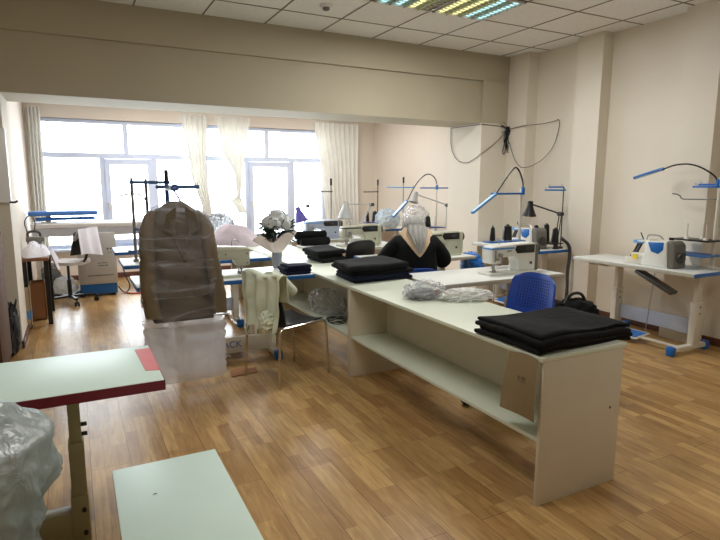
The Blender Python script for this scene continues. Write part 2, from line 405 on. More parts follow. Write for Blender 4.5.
# window wall: opening X -0.4..4.24, Z 0.5..2.46
WX0, WX1, WZ0, WZ1 = -0.42, 4.24, 0.5, 2.47
m = MB(); m.box(AL - 0.2, WY, 0, ARX + 0.2, WY + 0.2, WZ0); m.box(AL - 0.2, WY, WZ1, ARX + 0.2, WY + 0.2, AC + 0.1)
m.box(AL - 0.2, WY, WZ0, WX0, WY + 0.2, WZ1); m.box(WX1, WY, WZ0, ARX + 0.2, WY + 0.2, WZ1)
struct('wall_back', m, WALLA)
struct('window_sill', bx(WX0 - 0.05, WY - 0.12, WZ0 - 0.04, WX1 + 0.05, WY + 0.1, WZ0 + 0.003, bev=0.008), UPVC)['kind'] = 'structure'
def window(n, x0, x1, up, lo, sash):
    w = thing('window_%d' % n, '', ''); del w['label']; del w['category']; w['kind'] = 'structure'
    Y0, Y1 = WY + 0.05, WY + 0.12; TZ = 1.93
    m = MB(); t = 0.055
    m.box(x0, Y0, WZ0, x0 + t, Y1, WZ1); m.box(x1 - t, Y0, WZ0, x1, Y1, WZ1)
    m.box(x0 + 0.002, Y0 - 0.003, WZ0 + 0.001, x1 - 0.002, Y1 + 0.002, WZ0 + t); m.box(x0 + 0.002, Y0 - 0.003, WZ1 - t, x1 - 0.002, Y1 + 0.002, WZ1 - 0.001); m.box(x0 + 0.01, Y0 - 0.006, TZ - 0.04, x1 - 0.01, Y1 + 0.004, TZ + 0.04)
    for x in up: m.box(x - 0.035, Y0 + 0.002, TZ, x + 0.035, Y1 - 0.002, WZ1 - 0.01)
    for x in lo: m.box(x - 0.04, Y0 + 0.004, WZ0 + 0.01, x + 0.04, Y1 - 0.004, TZ)
    m.build('window_frame', UPVC, w)
    for (a, b) in sash:
        m = MB(); s = 0.075; y0, y1 = Y0 - 0.02, Y1 - 0.02
        m.box(a, y0, WZ0 + 0.04, a + s, y1, TZ - 0.045); m.box(b - s, y0, WZ0 + 0.04, b, y1, TZ - 0.045)
        m.box(a + 0.001, y0 - 0.003, WZ0 + 0.041, b - 0.001, y1 - 0.003, WZ0 + 0.04 + s); m.box(a + 0.001, y0 - 0.003, TZ - 0.06 - s, b - 0.001, y1 - 0.003, TZ - 0.046)
        sh = m.build('sash', UPVC, w)
        MB().box(a + 0.02, y0 - 0.03, 1.16, a + 0.05, y0, 1.2, bev=0.005).box(a + 0.025, y0 - 0.04, 1.08, a + 0.045, y0 - 0.022, 1.19, bev=0.005).build('handle', STEELW, sh)
    xs = [x0] + list(up) + [x1]
    for a, b in zip(xs[:-1], xs[1:]): bx(a, Y0 + 0.03, TZ, b, Y0 + 0.036, WZ1).build('pane', GLASS, w)
    xs = [x0] + list(lo) + [x1]
    for a, b in zip(xs[:-1], xs[1:]): bx(a, Y0 + 0.03, WZ0, b, Y0 + 0.036, TZ).build('pane', GLASS, w)
window(1, WX0, 2.02, [0.81], [0.45, 1.22], [(0.48, 1.19)])
window(2, 2.02, WX1, [3.13], [2.76, 3.6], [(2.79, 3.57)])
# baseboards
struct('baseboard_right', MB().box(RX - 0.015, YB, 0, RX + 0.01, BY, 0.075, bev=0.004), BASEB)
struct('baseboard_back', MB().box(AL, WY - 0.018, 0, ARX, WY + 0.01, 0.08, bev=0.004), BASEB)
struct('baseboard_left', MB().box(-0.505, BY - 0.02, 0, -0.484, AB, 0.07, bev=0.004), BASEB)
# pilaster corner recess already in wall; screw plugs in the plaster
# ------------------------------------------------------------------ ceiling fixtures
def luminaire(x0, y0, label, cols):
    t = thing('ceiling_light', label, 'ceiling light', (x0 + P / 2, y0 + P / 2, CH), 0, 'louvred ceiling lights')
    h = P / 2 - 0.012
    m = MB(); z0, z1 = -0.02, 0.0
    m.box(-h, -h, z0, h, -h + 0.02, z1); m.box(-h, h - 0.02, z0, h, h, z1); m.box(-h, -h, z0, -h + 0.02, h, z1); m.box(h - 0.02, -h, z0, h, h, z1)
    m.build('frame', WHITEP, t)
    bx(-h, -h, -0.004, h, h, -0.001).build('reflector', mat('reflector', rgb(215, 220, 215), 0.25, metal=0.6), t)
    for i, cm in enumerate(cols):
        x = -h + (i + 0.5) * 2 * h / 4
        MB().cyl((x, -h + 0.03, -0.010), (x, h - 0.03, -0.010), 0.034, seg=16, M=Matrix.Diagonal((1, 1, 0.45, 1))).build('tube', cm, t)
    m = MB()
    for i in range(1, 4):
        x = -h + i * 2 * h / 4; m.box(x - 0.004, -h + 0.02, -0.034, x + 0.004, h - 0.02, -0.004)
    for i in range(1, 11):
        y = -h + i * 2 * h / 11; m.box(-h + 0.02, y - 0.002, -0.026, h - 0.02, y + 0.002, -0.004)
    m.build('louvre', mat('louvre', rgb(200, 205, 190), 0.3, metal=0.3), t)
luminaire(GX + P, GY - 2 * P, 'left louvred ceiling light with one dark tube and cyan and yellow tubes', [TUBEC, TUBEC, TUBEY, TUBEOFF])
luminaire(GX + 2 * P, GY - 2 * P, 'right louvred ceiling light with yellow tubes beside cyan tubes', [TUBEY, TUBEY, TUBEC, TUBEC])
t = thing('smoke_detector', 'round white smoke detector on the tiled ceiling', 'smoke detector', (2.2, 4.97, CH))
MB().lathe([(0.062, 0), (0.062, -0.012), (0.05, -0.022), (0.0, -0.022)]).build('base', WHITEP, t)
MB().lathe([(0.032, -0.021), (0.032, -0.04), (0.022, -0.048), (0, -0.048)]).build('sensor_head', GREY, t)

# ------------------------------------------------------------------ curtains
def curtain(name, label, xt0, xt1, prof, ytop, folds, y=9.52, zt=2.6, amp=0.03):
    """prof: list of (z, x0, x1) edges from the top down"""
    prof = [(zt, xt0, xt1)] + prof
    def ed(z):
        for (a, x0, x1), (b, X0, X1) in zip(prof[:-1], prof[1:]):
            if z <= a and z >= b:
                k = (a - z) / max(1e-6, a - b); k = k * k * (3 - 2 * k); return x0 + (X0 - x0) * k, x1 + (X1 - x1) * k
        return prof[-1][1:]
    zb = prof[-1][0]
    def f(u, v):
        z = zt + (zb - zt) * v; a, b = ed(z)
        yy = y + amp * math.sin(u * folds * 2 * PI + 0.6 * math.sin(3 * v)) + 0.01 * noise.noise(Vector((u * 6, v * 4, xt0)))
        return Vector((a + (b - a) * u, yy, z))
    o = MB().grid(f, folds * 8, 28, 0.003).build(name, CURT); tag(o, label, 'curtain', 'cream voile curtains'); return o
curtain('curtain', 'cream curtain at the far left edge of the window', -0.52, -0.34, [(0.55, -0.52, -0.36)], 0, 4)
curtain('curtain', 'straight cream curtain left of the knotted one', 1.64, 2.06, [(1.75, 1.76, 2.02), (0.95, 1.95, 2.08)], 0, 5)
o = curtain('curtain', 'cream curtain pinched in and knotted at its hanging end', 2.2, 2.78, [(2.1, 2.3, 2.68), (1.62, 2.5, 2.62), (1.3, 2.52, 2.58), (1.22, 2.42, 2.6), (1.1, 2.5, 2.64), (1.0, 2.54, 2.68)], 0, 5, amp=0.02)
curtain('curtain', 'wide cream curtain at the right end of the window', 3.97, 4.86, [(1.6, 4.12, 4.86), (0.3, 4.24, 4.88)], 0, 9)

# ------------------------------------------------------------------ white work counter (three units in a row)
TZ = 0.735
def counter(label, y0, y1, shelf=True):
    t = thing('work_counter', label, 'counter', (1.86, y0, 0), 0, 'white work counter units')
    L = y1 - y0; D = 0.55
    bx(-0.012, 0.0, TZ - 0.022, D + 0.012, L - 0.002, TZ, bev=0.002).build('counter_top', MELA, t)
    for (a, b) in ((0.002, 0.022), (L - 0.024, L - 0.004)):
        bx(0, a, 0, D - 0.01, b, TZ - 0.022, bev=0.0015).build('end_panel', MELAP, t)
    bx(0.01, 0.022, 0.31, 0.33, L - 0.024, 0.33, bev=0.0015).build('shelf', MELA, t)
    bx(0.33, 0.022, 0.31, 0.348, L - 0.024, TZ - 0.022).build('back_panel', MELAP, t)
    return t
c1 = counter('nearest white counter unit with the black garment stack on its end', 1.774, 3.80)
counter('middle white counter unit behind the chrome-legged chair', 3.80, 5.62)
counter('farthest white counter unit running toward the window', 5.62, 7.15)
MB().cyl((0.47, 0.001, 0.41), (0.47, 0.006, 0.41), 0.007, seg=10).build('screw_cap', INK, c1)

# ------------------------------------------------------------------ sewing tables
BLUEEDGE = mat('blue_edging', rgb(38, 100, 170), 0.4, var=0.05)
def sewing_table(label, loc, rz=0.0, L=1.2, D=0.58, z=TZ, long_m=None, end_m=None, plate='', pedal=True, legs=0.39, group='industrial sewing tables', foot_front=0.05, pz=0.15, lx=0.0):
    """local x = length, operator at -y; origin on the floor under the middle of the top"""
    t = thing('sewing_table', label, 'sewing table', loc, rz, group)
    long_m = long_m or TEDGE; end_m = end_m or TEDGE
    bx(-L / 2, -D / 2, z - 0.032, L / 2, D / 2, z, bev=0.004).build('table_top', TABLE, t)
    e = 0.006
    for s in (-1, 1):
        bx(s * (L / 2 + e / 2) - e / 2 - .001, -D / 2 - e, z - 0.036, s * (L / 2 + e / 2) + e / 2 + .001, D / 2 + e, z - 0.003, bev=0.003).build('edge_strip', end_m, t)
        bx(-L / 2, s * (D / 2 + e / 2) - e / 2 - .001, z - 0.036, L / 2, s * (D / 2 + e / 2) + e / 2 + .001, z - 0.003, bev=0.003).build('edge_strip', long_m, t)
    for s in (-1, 1):
        x = s * legs + lx
        m = MB(); m.box(x - 0.03, -0.005, 0.07, x + 0.03, 0.105, 0.46, bev=0.006); m.box(x - 0.022, 0.012, 0.44, x + 0.022, 0.09, z - 0.05, bev=0.004)
        m.box(x - 0.03, -0.2, z - 0.055, x + 0.03, 0.22, z - 0.032, bev=0.004)
        col = m.build('column', STEELW, t)
        for zz in (0.36, 0.42):
            for q in (-1, 1): MB().cyl((x + q * 0.029, 0.05, zz), (x + q * 0.034, 0.05, zz), 0.008, seg=8).build('bolt', GREYD, col)
        f = bx(x - 0.028, -D / 2 - foot_front + .03, 0.03, x + 0.028, D / 2 - 0.03, 0.075, bev=0.008).build('foot', STEELW, t)
        for (ya, yb) in ((-D / 2 - foot_front, -D / 2 - foot_front + 0.06), (D / 2 - 0.06, D / 2)):
            bx(x - 0.036, ya, 0.0, x + 0.036, yb, 0.085, bev=0.016).build('foot_cap', BLUE, f)
    p = bx(lx - legs + 0.02, 0.06, pz, lx + legs - 0.02, 0.082, pz + 0.14, bev=0.004).build('stretcher_plate', PALEB if not plate else STEELW, t)
    if plate:
        MB().text(plate, 0.082, face_text(-0.025, 0.084, pz + 0.075, PI)).build('lettering', BLUEINK, p, label='blue lettering')
    if pedal:
        bx(lx - legs, -0.16, 0.05, lx + legs, -0.13, 0.07, bev=0.003).build('pedal_bar', STEELW, t)
        pd = bx(-0.17, -0.22, 0.07, 0.13, 0.0, 0.085, bev=0.006, M=Matrix.Rotation(0.12, 4, 'X')).build('pedal', STEELW, t)
        bx(-0.15, -0.2, 0.0855, 0.11, -0.03, 0.089, M=Matrix.Rotation(0.12, 4, 'X')).build('tread', BLUE, pd)
        MB().cyl((0.1, -0.05, 0.09), (0.13, -0.02, z - 0.04), 0.004, seg=6).build('pedal_rod', STEEL, t)
    m = MB(); m.box(-0.12, 0.0, z - 0.2, 0.16, 0.2, z - 0.033, bev=0.01)
    return t
def add_drawer(t, x=-0.42, z=TZ):
    bx(x, -0.2, z - 0.062, x + 0.24, 0.12, z - 0.036, bev=0.006).build('tray_drawer', STEELW, t)

sewing_table('white-topped sewing table with blue front edge and lettered stretcher behind the hanging jacket', (1.11, 4.72, 0), PI, 1.44, 0.58, TZ, BLUEEDGE, BLUEEDGE, 'JACK', pz=0.055)
sewing_table('blue-edged sewing table second from the hanging jacket toward the window', (1.11, 5.95, 0), PI, 1.44, 0.58, TZ, BLUEEDGE, BLUEEDGE, '')
sewing_table('blue-edged sewing table under the lilac cloth pile', (1.11, 7.1, 0), PI, 1.44, 0.58, TZ, BLUEEDGE, BLUEEDGE, '')
tR1 = sewing_table('sewing table with the white machine, between counter and right wall', (3.16, 3.79, 0), 0, 1.34, 0.6, TZ, TEDGE, TEDGE)
sewing_table('sewing table at which the woman in the grey headscarf sits', (3.3, 5.08, 0), 0, 1.2, 0.58, TZ, TEDGE, BLUE)
sewing_table('sewing table with the greenish machine beyond the seated woman', (3.12, 6.3, 0), 0, 1.24, 0.6, TZ, TEDGE, TEDGE)
sewing_table('sewing table near the window carrying the machine with a lit needle', (3.12, 7.35, 0), 0, 1.24, 0.6, TZ, TEDGE, TEDGE)
tW = sewing_table('pale sewing table with blue near end by the right wall', (4.925, 3.49, 0), -PI / 2, 1.30, 0.50, 0.76, TEDGE, BLUE, legs=0.415, lx=0.10)
add_drawer(tW, -0.5, 0.76)
ch_ = bx(0.0, -0.05, -0.032, 0.40, 0.05, 0.0, bev=0.003, M=Matrix.Translation((0.08, -0.19, 0.722)) @ Matrix.Rotation(0.40, 4, 'Y')).build('waste_chute', GREYD, tW)
sewing_table('sewing table with dark thread cones in the corner by the cable bundle', (4.885, 5.2, 0), -PI / 2, 1.12, 0.52, 0.76, TEDGE, BLUE)
sewing_table('sewing table along the far right wall just beyond the pier', (4.95, 7.15, 0), -PI / 2, 1.1, 0.54, 0.75, TEDGE, BLUE)
sewing_table('sewing table in the far right corner by the window', (4.95, 8.72, 0), -PI / 2, 1.15, 0.54, 0.75, TEDGE, BLUE)

# ------------------------------------------------------------------ machines
def lockstitch(label, loc, rz, body=WENAM, stripe=BLUEL, logo=False, light=False, cap=GREY):
    """local: head at x=0, pillar at x=.5, operator at -y, z=0 on the table"""
    t = thing('sewing_machine', label, 'sewing machine', loc, rz, 'flat-bed sewing machines')
    prof = [(0.0, 0.10), (-0.005, 0.13), (-0.005, 0.225), (0.01, 0.25), (0.27, 0.265), (0.47, 0.268), (0.495, 0.255), (0.5, 0.235),
            (0.5, 0.02), (0.3, 0.02), (0.305, 0.06), (0.3, 0.11), (0.28, 0.14), (0.25, 0.155), (0.135, 0.15), (0.118, 0.138), (0.11, 0.10)]
    MB().prism(prof, -0.066, 0.066, 'y', bev=0.012, seg=3).build('machine_body', body, t)
    bx(-0.03, -0.085, 0.0, 0.5, 0.085, 0.022, bev=0.004).build('bed', body, t)
    bx(0.502, -0.062, 0.01, 0.545, 0.062, 0.262, bev=0.02, seg=3).build('end_cover', cap, t)
    MB().cyl((0.545, 0, 0.2), (0.568, 0, 0.2), 0.052, 0.048, seg=22).build('hand_wheel', GREYD, t)
    MB().prism([(0.255, 0.215), (0.28, 0.18), (0.48, 0.18), (0.48, 0.252), (0.27, 0.25)], -0.0705, -0.064, 'y', bev=0.002).build('display_panel', BLACK, t)
    bx(0.38, -0.0722, 0.205, 0.43, -0.07, 0.235).build('screen', mat('screen', rgb(70, 78, 84), 0.2), t)
    bx(-0.0065, -0.068, 0.222, 0.25, 0.068, 0.238, bev=0.002).build('accent_stripe', stripe, t)
    m = MB(); m.cyl((0.05, -0.02, 0.03), (0.05, -0.02, 0.14), 0.006, seg=8); m.cyl((0.05, -0.02, 0.055), (0.05, -0.02, 0.075), 0.011, seg=8)
    m.build('needle_bar', STEEL, t)
    m = MB(); m.cyl((0.075, -0.01, 0.04), (0.075, -0.01, 0.14), 0.005, seg=8); m.box(0.035, -0.045, 0.024, 0.075, 0.005, 0.03, bev=0.002); m.box(0.062, -0.02, 0.026, 0.085, 0.0, 0.045)
    m.build('presser_foot', STEEL, t)
    m = MB(); m.cyl((0.085, -0.066, 0.175), (0.085, -0.09, 0.175), 0.017, seg=14); m.cyl((0.06, -0.066, 0.14), (0.06, -0.084, 0.14), 0.012, seg=12)
    m.box(0.028, -0.078, 0.12, 0.036, -0.066, 0.22); m.box(0.105, -0.078, 0.10, 0.112, -0.066, 0.16)
    m.build('tension_disc', STEEL, t)
    MB().tube([(0.13, 0, 0.26), (0.13, 0, 0.31), (0.1, -0.01, 0.315), (0.06, -0.02, 0.29)], 0.004, smooth=2).build('thread_guide', STEEL, t)
    MB().cyl((0.44, -0.068, 0.09), (0.44, -0.076, 0.09), 0.012, seg=12).build('stitch_dial', GREYD, t)
    m = MB()
    for (x, z) in ((0.02, 0.2), (0.02, 0.12), (0.2, 0.2), (0.36, 0.2), (0.36, 0.08), (0.46, 0.08)): m.cyl((x, 0.064, z), (x, 0.0685, z), 0.006, seg=8)
    m.build('screw', INK, t)
    if logo: MB().text('JACK', 0.024, face_text(0.19, -0.0675, 0.205)).build('lettering', mat('teal_ink', rgb(60, 110, 120), 0.5), t)
    if light: MB().ball((0.11, -0.04, 0.13), 0.012, 2).build('needle_lamp', LEDG, t)
    return t
lockstitch('white machine with black display nearest the right wall end of the counter', (3.15, 3.72, TZ), 0.0, WENAM, BLUEL, logo=True)
lockstitch('greenish machine seen from behind on the blue-edged table beside the hanging jacket', (1.29, 4.60, TZ), PI, GREENM, GREENM, cap=GREENM)
lockstitch('greenish grey machine with dark display behind the black chair back', (2.94, 6.22, TZ), 0, GREENM, GREYD, cap=GREENM)
lockstitch('white machine with glowing needle light near the window', (2.86, 7.25, TZ), 0, PALEB, BLUEL, light=True)
lockstitch('greenish grey machine partly hidden by the seated woman', (3.28, 4.98, TZ), 0, GREENM, GREYD, cap=GREENM)

def overlock(label, loc, rz, yellow=True):
    """local: x length .34, needle side at x=0, operator at -y"""
    t = thing('overlock_machine', label, 'overlock machine', loc, rz, 'overlock machines')
    MB().prism([(0.1, 0.0), (0.1, 0.08), (0.14, 0.13), (0.13, 0.22), (0.16, 0.235), (0.35, 0.24), (0.37, 0.0)], -0.1, 0.1, 'y', bev=0.012, seg=3).build('machine_body', WENAM, t)
    MB().prism([(0.355, 0.0), (0.335, 0.235), (0.35, 0.25), (0.385, 0.245), (0.42, 0.21), (0.43, 0.0)], -0.085, 0.09, 'y', bev=0.015, seg=3).build('motor_housing', GREY, t)
    MB().cyl((0.43, -0.01, 0.1), (0.455, -0.01, 0.1), 0.052, 0.048, seg=22).cyl((0.455, -0.01, 0.1), (0.465, -0.01, 0.1), 0.026, seg=16).build('hand_wheel', GREYD, t)
    MB().prism([(0.17, 0.225), (0.325, 0.235), (0.325, 0.165), (0.28, 0.125), (0.21, 0.14), (0.19, 0.18)], -0.106, -0.098, 'y', bev=0.003).build('badge_panel', BLUE, t)
    MB().prism([(0.0, 0.205), (0.0, 0.225), (0.16, 0.243), (0.16, 0.222)], -0.06, 0.06, 'y', bev=0.004).build('upper_arm', WENAM, t)
    MB().box(-0.01, -0.07, 0.2, 0.1, -0.05, 0.215, bev=0.004).box(-0.012, -0.062, 0.215, 0.03, 0.05, 0.23, bev=0.004).build('needle_cover', BLUEL, t)
    m = MB(); m.tube([(0.03, -0.03, 0.21), (0.0, -0.04, 0.13), (-0.03, -0.04, 0.08)], 0.012, smooth=1); m.cyl((0.06, -0.04, 0.2), (0.02, -0.05, 0.1), 0.014, seg=10); m.box(-0.04, -0.06, 0.065, 0.05, 0.0, 0.08, bev=0.003)
    m.build('presser_arm', GREYD, t)
    bx(-0.07, -0.1, 0.0, 0.12, 0.08, 0.065, bev=0.008).build('cloth_plate', STEELW, t)
    if yellow: bx(0.02, -0.103, 0.05, 0.075, -0.0995, 0.1) .build('warning_sticker', YELLOW, t); 
    MB().box(0.0, -0.1, 0.055, 0.13, 0.0, 0.11, bev=0.01).build('looper_cover', WENAM, t)
    MB().tube([(0.1, -0.02, 0.235), (0.1, -0.02, 0.275), (0.13, 0, 0.285), (0.22, 0, 0.285), (0.25, 0, 0.25)], 0.006, smooth=2).build('carry_handle', STEEL, t)
    MB().cyl((0.33, 0, 0.25), (0.33, 0, 0.275), 0.022, seg=14).build('oil_cap', BLACK, t)
    MB().tube([(0.05, 0, 0.235), (0.03, -0.02, 0.3)], 0.005).build('lever', BLACK, t)
    return t
overlock('overlock machine with blue badge and yellow sticker by the right wall', (4.85, 3.52, 0.76), -PI / 2)
overlock('overlock machine with dark motor housing in the corner behind the white machine', (4.82, 5.17, 0.76), -PI / 2, yellow=False)

# ------------------------------------------------------------------ thread stands, cones, lamps
def stand(label, loc, top, arm, bars=(), tray=None, pole_m=STEELW, bar_m=BLUE, pins=(), grip=True, pole_r=0.011, bt=0.009):
    """loc is base of pole on the table; arm: list of (z, (dx0,dy0),(dx1,dy1)) bars"""
    t = thing('thread_stand', label, 'thread stand', loc, 0, 'thread stands')
    MB().cyl((0, 0, 0), (0, 0, top), pole_r, seg=10).cyl((0, 0, 0), (0, 0, 0.025), 0.028, seg=12).build('pole', pole_m, t)
    for (z, a, b) in arm:
        v = Vector((b[0] - a[0], b[1] - a[1], 0)); ln = v.length; an = math.atan2(v.y, v.x)
        M = Matrix.Translation((a[0], a[1], z)) @ Matrix.Rotation(an, 4, 'Z')
        bx(0, -0.016, -bt, ln, 0.016, bt, bev=0.004, M=M).build('guide_bar', bar_m, t)
        m = MB()
        for k in (0.08, 0.92):
            m.tube([M @ Vector((ln * k, 0, 0.005)), M @ Vector((ln * k, 0, 0.03)), M @ Vector((ln * k + 0.012, 0, 0.035)), M @ Vector((ln * k + 0.012, 0, 0.015))], 0.0025, seg=5)
        m.build('thread_eye', STEEL, t)
    if grip: MB().cyl((0, 0, top - 0.01), (0, 0, top + 0.09), 0.016, seg=10).build('end_grip', BLACK, t)
    if tray:
        z, x0, y0, x1, y1, tm = tray
        bx(x0, y0, z - 0.012, x1, y1, z, bev=0.005).build('spool_tray', tm, t)
        m = MB()
        for (px, py) in pins: m.cyl((px, py, z), (px, py, z + 0.16), 0.004, seg=6); m.cyl((px, py, z), (px, py, z + 0.006), 0.045, seg=16)
        if pins: m.build('spool_pin', STEEL, t)
    return t
def cone(label, loc, h=0.13, r=0.035, m=None, r1=None):
    t = thing('thread_cone', label, 'thread cone', loc, 0, 'thread cones on the stands')
    r1 = r1 if r1 is not None else r * 0.72
    MB().lathe([(r, 0), (r * 1.04, 0.01), (r1, h), (0, h)], seg=16).build('thread', m or BLACK, t)
    MB().cyl((0, 0, h), (0, 0, h + 0.016), r * 0.4, r * 0.3, seg=10).build('spool_core', GREYD, t)
    return t
# stand behind the white machine (blue tray with two black cones)
stand('white-poled stand with blue tray and bar behind the white machine', (3.79, 4.02, TZ), 0.74, [(0.69, (-0.36, 0.0), (0.02, 0.0))],
      tray=(0.25, -0.4, -0.06, 0.03, 0.06, BLUE), pins=((-0.33, 0), (-0.15, 0)), pole_r=0.014, bar_m=BLUE, grip=False)
cone('slim black thread cone at left of the blue tray behind the white machine', (3.46, 4.02, TZ + 0.257), 0.12, 0.026)
cone('wide black thread cone at right of the blue tray behind the white machine', (3.64, 4.02, TZ + 0.257), 0.13, 0.044, r1=0.036)
# corner stand by the pier
stand('thin dark-poled stand with blue bar in the corner by the cables', (5.1, 4.72, 0.76), 0.72, [(0.685, (0.02, -0.02), (-0.15, 0.15)), (0.72, (0.0, 0.0), (-0.12, 0.12))],
      tray=(0.06, -0.13, 0.02, 0.07, 0.42, BLACK), pins=((0.0, 0.23), (-0.01, 0.08), (-0.04, 0.36)), pole_m=GREYD, pole_r=0.007, grip=False)
cone('dark thread cone left of its pair beside the black lamp base', (5.10, 4.95, 0.827), 0.2, 0.04)
cone('dark thread cone right of its pair beside the black lamp base', (5.09, 4.80, 0.827), 0.16, 0.042)
cone('dark thread cone at the rear of the corner stand', (5.06, 5.08, 0.827), 0.17, 0.04)
# right frame edge stand
rs = stand('white-poled stand with blue bars at the right edge beside the overlock machine', (5.09, 2.945, 0.76), 0.82, [(0.735, (0.0, -0.1), (0.0, 0.24)), (0.755, (0.02, -0.1), (0.02, 0.2))],
      tray=(0.13, -0.2, -0.05, 0.08, 0.30, BLUEEDGE), pole_r=0.016, grip=False)
bx(-0.16, -0.04, 0.25, 0.05, 0.30, 0.265, bev=0.004).build('spool_bar', BLACK, rs)
for k, (px, py) in enumerate(((-0.1, 0.02), (-0.02, 0.1), (-0.12, 0.18), (-0.03, 0.24))):
    MB().cyl((px, py, 0.262), (px, py, 0.285), 0.025, 0.012, seg=12).cyl((px, py, 0.28), (px, py, 0.40), 0.0045, seg=6).build('spool_pin', STEELW, rs)
m = MB().tube([(5.02, 2.86, 0.766), (5.0, 2.92, 0.80), (5.04, 2.98, 0.81), (5.1, 2.95, 0.79), (5.12, 2.88, 0.766)], 0.006, smooth=2)
o = m.build('loose_wire', WHITEP); tag(o, 'pale loose wire on the near end of the table by the right wall', 'wire')
MB().tube([(5.085, 2.95, 1.385), (5.07, 3.2, 1.38), (5.065, 3.27, 1.38), (5.06, 3.29, 1.42), (5.06, 3.36, 1.43)], 0.006, smooth=1).build('thread_guide_wire', GREY)
tag(bpy.data.objects['thread_guide_wire'], 'thin bent metal guide wire below the blue bars at the right edge', 'guide wire')
# far stands
stand('dark-poled stand behind the machine with the lit needle', (3.38, 7.5, TZ), 0.76, [(0.66, (-0.24, -0.05), (0.02, 0.0))], tray=(0.12, -0.3, -0.08, 0.1, 0.08, GREYD), pins=((-0.17, 0), (-0.02, -0.03)), bar_m=GREY, pole_m=GREY, pole_r=0.008)
cone('slim dark cone left of its pair behind the lit-needle machine', (3.21, 7.5, TZ + 0.127), 0.13, 0.022)
cone('slim dark cone right of its pair behind the lit-needle machine', (3.36, 7.46, TZ + 0.127), 0.13, 0.022)
stand('dark-poled stand with slate bar in the far right corner', (4.72, 8.5, 0.75), 0.74, [(0.62, (-0.3, -0.05), (0.02, 0.02))], tray=(0.1, -0.27, -0.1, 0.08, 0.1, BLUED), pins=((-0.2, 0.0), (-0.05, 0.0)), pole_m=GREYD, bar_m=GREYD, pole_r=0.009)
cone('slim dark cone in the far right corner', (4.52, 8.5, 0.857), 0.18, 0.03)
cone('wide dark cone in the far right corner', (4.665, 8.5, 0.857), 0.17, 0.055)
stand('pale stand with light blue bar against the far right wall', (4.92, 7.98, 0.75), 0.78, [(0.7, (-0.2, 0.2), (0.1, -0.2))], pole_m=GREY, bar_m=BLUEL, pole_r=0.007)
stand('stand with long blue bar beyond the pier beside the lit wand', (4.85, 6.92, 0.75), 0.76, [(0.7, (-0.22, 0.12), (0.28, -0.12))], tray=(0.12, -0.28, -0.12, 0.1, 0.12, BLUED), pins=((-0.15, 0), (0.02, 0.06)), pole_m=STEELW, pole_r=0.012, grip=False)
cone('wide black cone behind the headscarf', (4.7, 6.92, 0.877), 0.15, 0.05)
# stands left: behind the hanging jacket
stand('tall pale-poled stand left behind the hanging jacket', (0.525, 5.92, TZ), 0.83, [(0.785, (-0.02, 0), (0.36, 0.0)), (0.32, (0, 0), (0.10, 0)), (0.10, (-0.07, 0), (0.06, 0))], pole_m=GREY, bar_m=mat('slate_blue_steel', rgb(62, 92, 138), 0.4), pole_r=0.015, grip=False, bt=0.016)
stand('dark post just left of the jacket hook', (0.665, 6.0, TZ), 0.82, [(0.2, (-0.05, 0), (0.06, 0))], pole_m=GREYD, bar_m=GREY, pole_r=0.015, grip=False)
SLATE = mat('slate_blue_steel', rgb(62, 92, 138), 0.4)
hs = stand('blue stand from whose bar the brown jacket hangs', (0.648, 4.5, TZ), 0.79, [(0.752, (-0.08, 0), (0.24, -0.02)), (0.74, (0, 0.0), (0, -0.43))], pole_m=BLUED, bar_m=SLATE, pole_r=0.016, bt=0.014)
cone('dark spindle on the table left of the hanging jacket', (0.60, 6.08, TZ + 0.003), 0.3, 0.03, GREY)

def wand(label, pts, head0, head1, m=BLUE, clip=None, w=0.04):
    t = thing('gooseneck_lamp', label, 'lamp', pts[0], 0, 'blue wand lamps on goosenecks')
    o = Vector(pts[0])
    MB().tube([Vector(p) - o for p in pts], 0.0075, smooth=3).build('gooseneck', BLACK, t)
    a = Vector(head0) - o; b = Vector(head1) - o; d = (b - a)
    q = Vector((1, 0, 0)).rotation_difference(d.normalized()).to_matrix().to_4x4()
    bx(0, -w / 2, -0.011, d.length, w / 2, 0.011, bev=0.005, M=Matrix.Translation(a) @ q).build('wand_head', m, t)
    bx(0.02, -w / 2 + .008, -0.0125, d.length - 0.02, w / 2 - .008, -0.0105, M=Matrix.Translation(a) @ q).build('led_strip', mat('led_cover', rgb(190, 215, 240), 0.3), t)
    bx(-0.014, -0.014, -0.035, 0.014, 0.014, 0.035, bev=0.004).build('clip', BLUE, t)
wand('blue gooseneck wand lamp pointing down beside the pier', [(3.79, 4.0, 1.45), (3.785, 4.0, 1.55), (3.70, 4.0, 1.69), (3.62, 4.0, 1.62), (3.50, 4.0, 1.47), (3.463, 4.0, 1.425)], (3.463, 4.0, 1.425), (3.195, 4.0, 1.256), BLUEL)
wand('long blue gooseneck wand lamp reaching out along the right wall', [(5.08, 2.96, 1.53), (5.06, 2.98, 1.6), (5.0, 3.14, 1.7), (4.99, 3.3, 1.7), (4.99, 3.42, 1.66)], (4.99, 3.42, 1.663), (4.99, 3.73, 1.575), BLUE, w=0.035)
wand('blue gooseneck wand lamp behind the headscarfed woman', [(4.85, 6.92, 1.46), (4.84, 6.93, 1.6), (4.72, 7.0, 1.68), (4.55, 7.05, 1.5), (4.45, 7.1, 1.26)], (4.45, 7.1, 1.26), (4.22, 7.15, 1.02), BLUE, w=0.06)

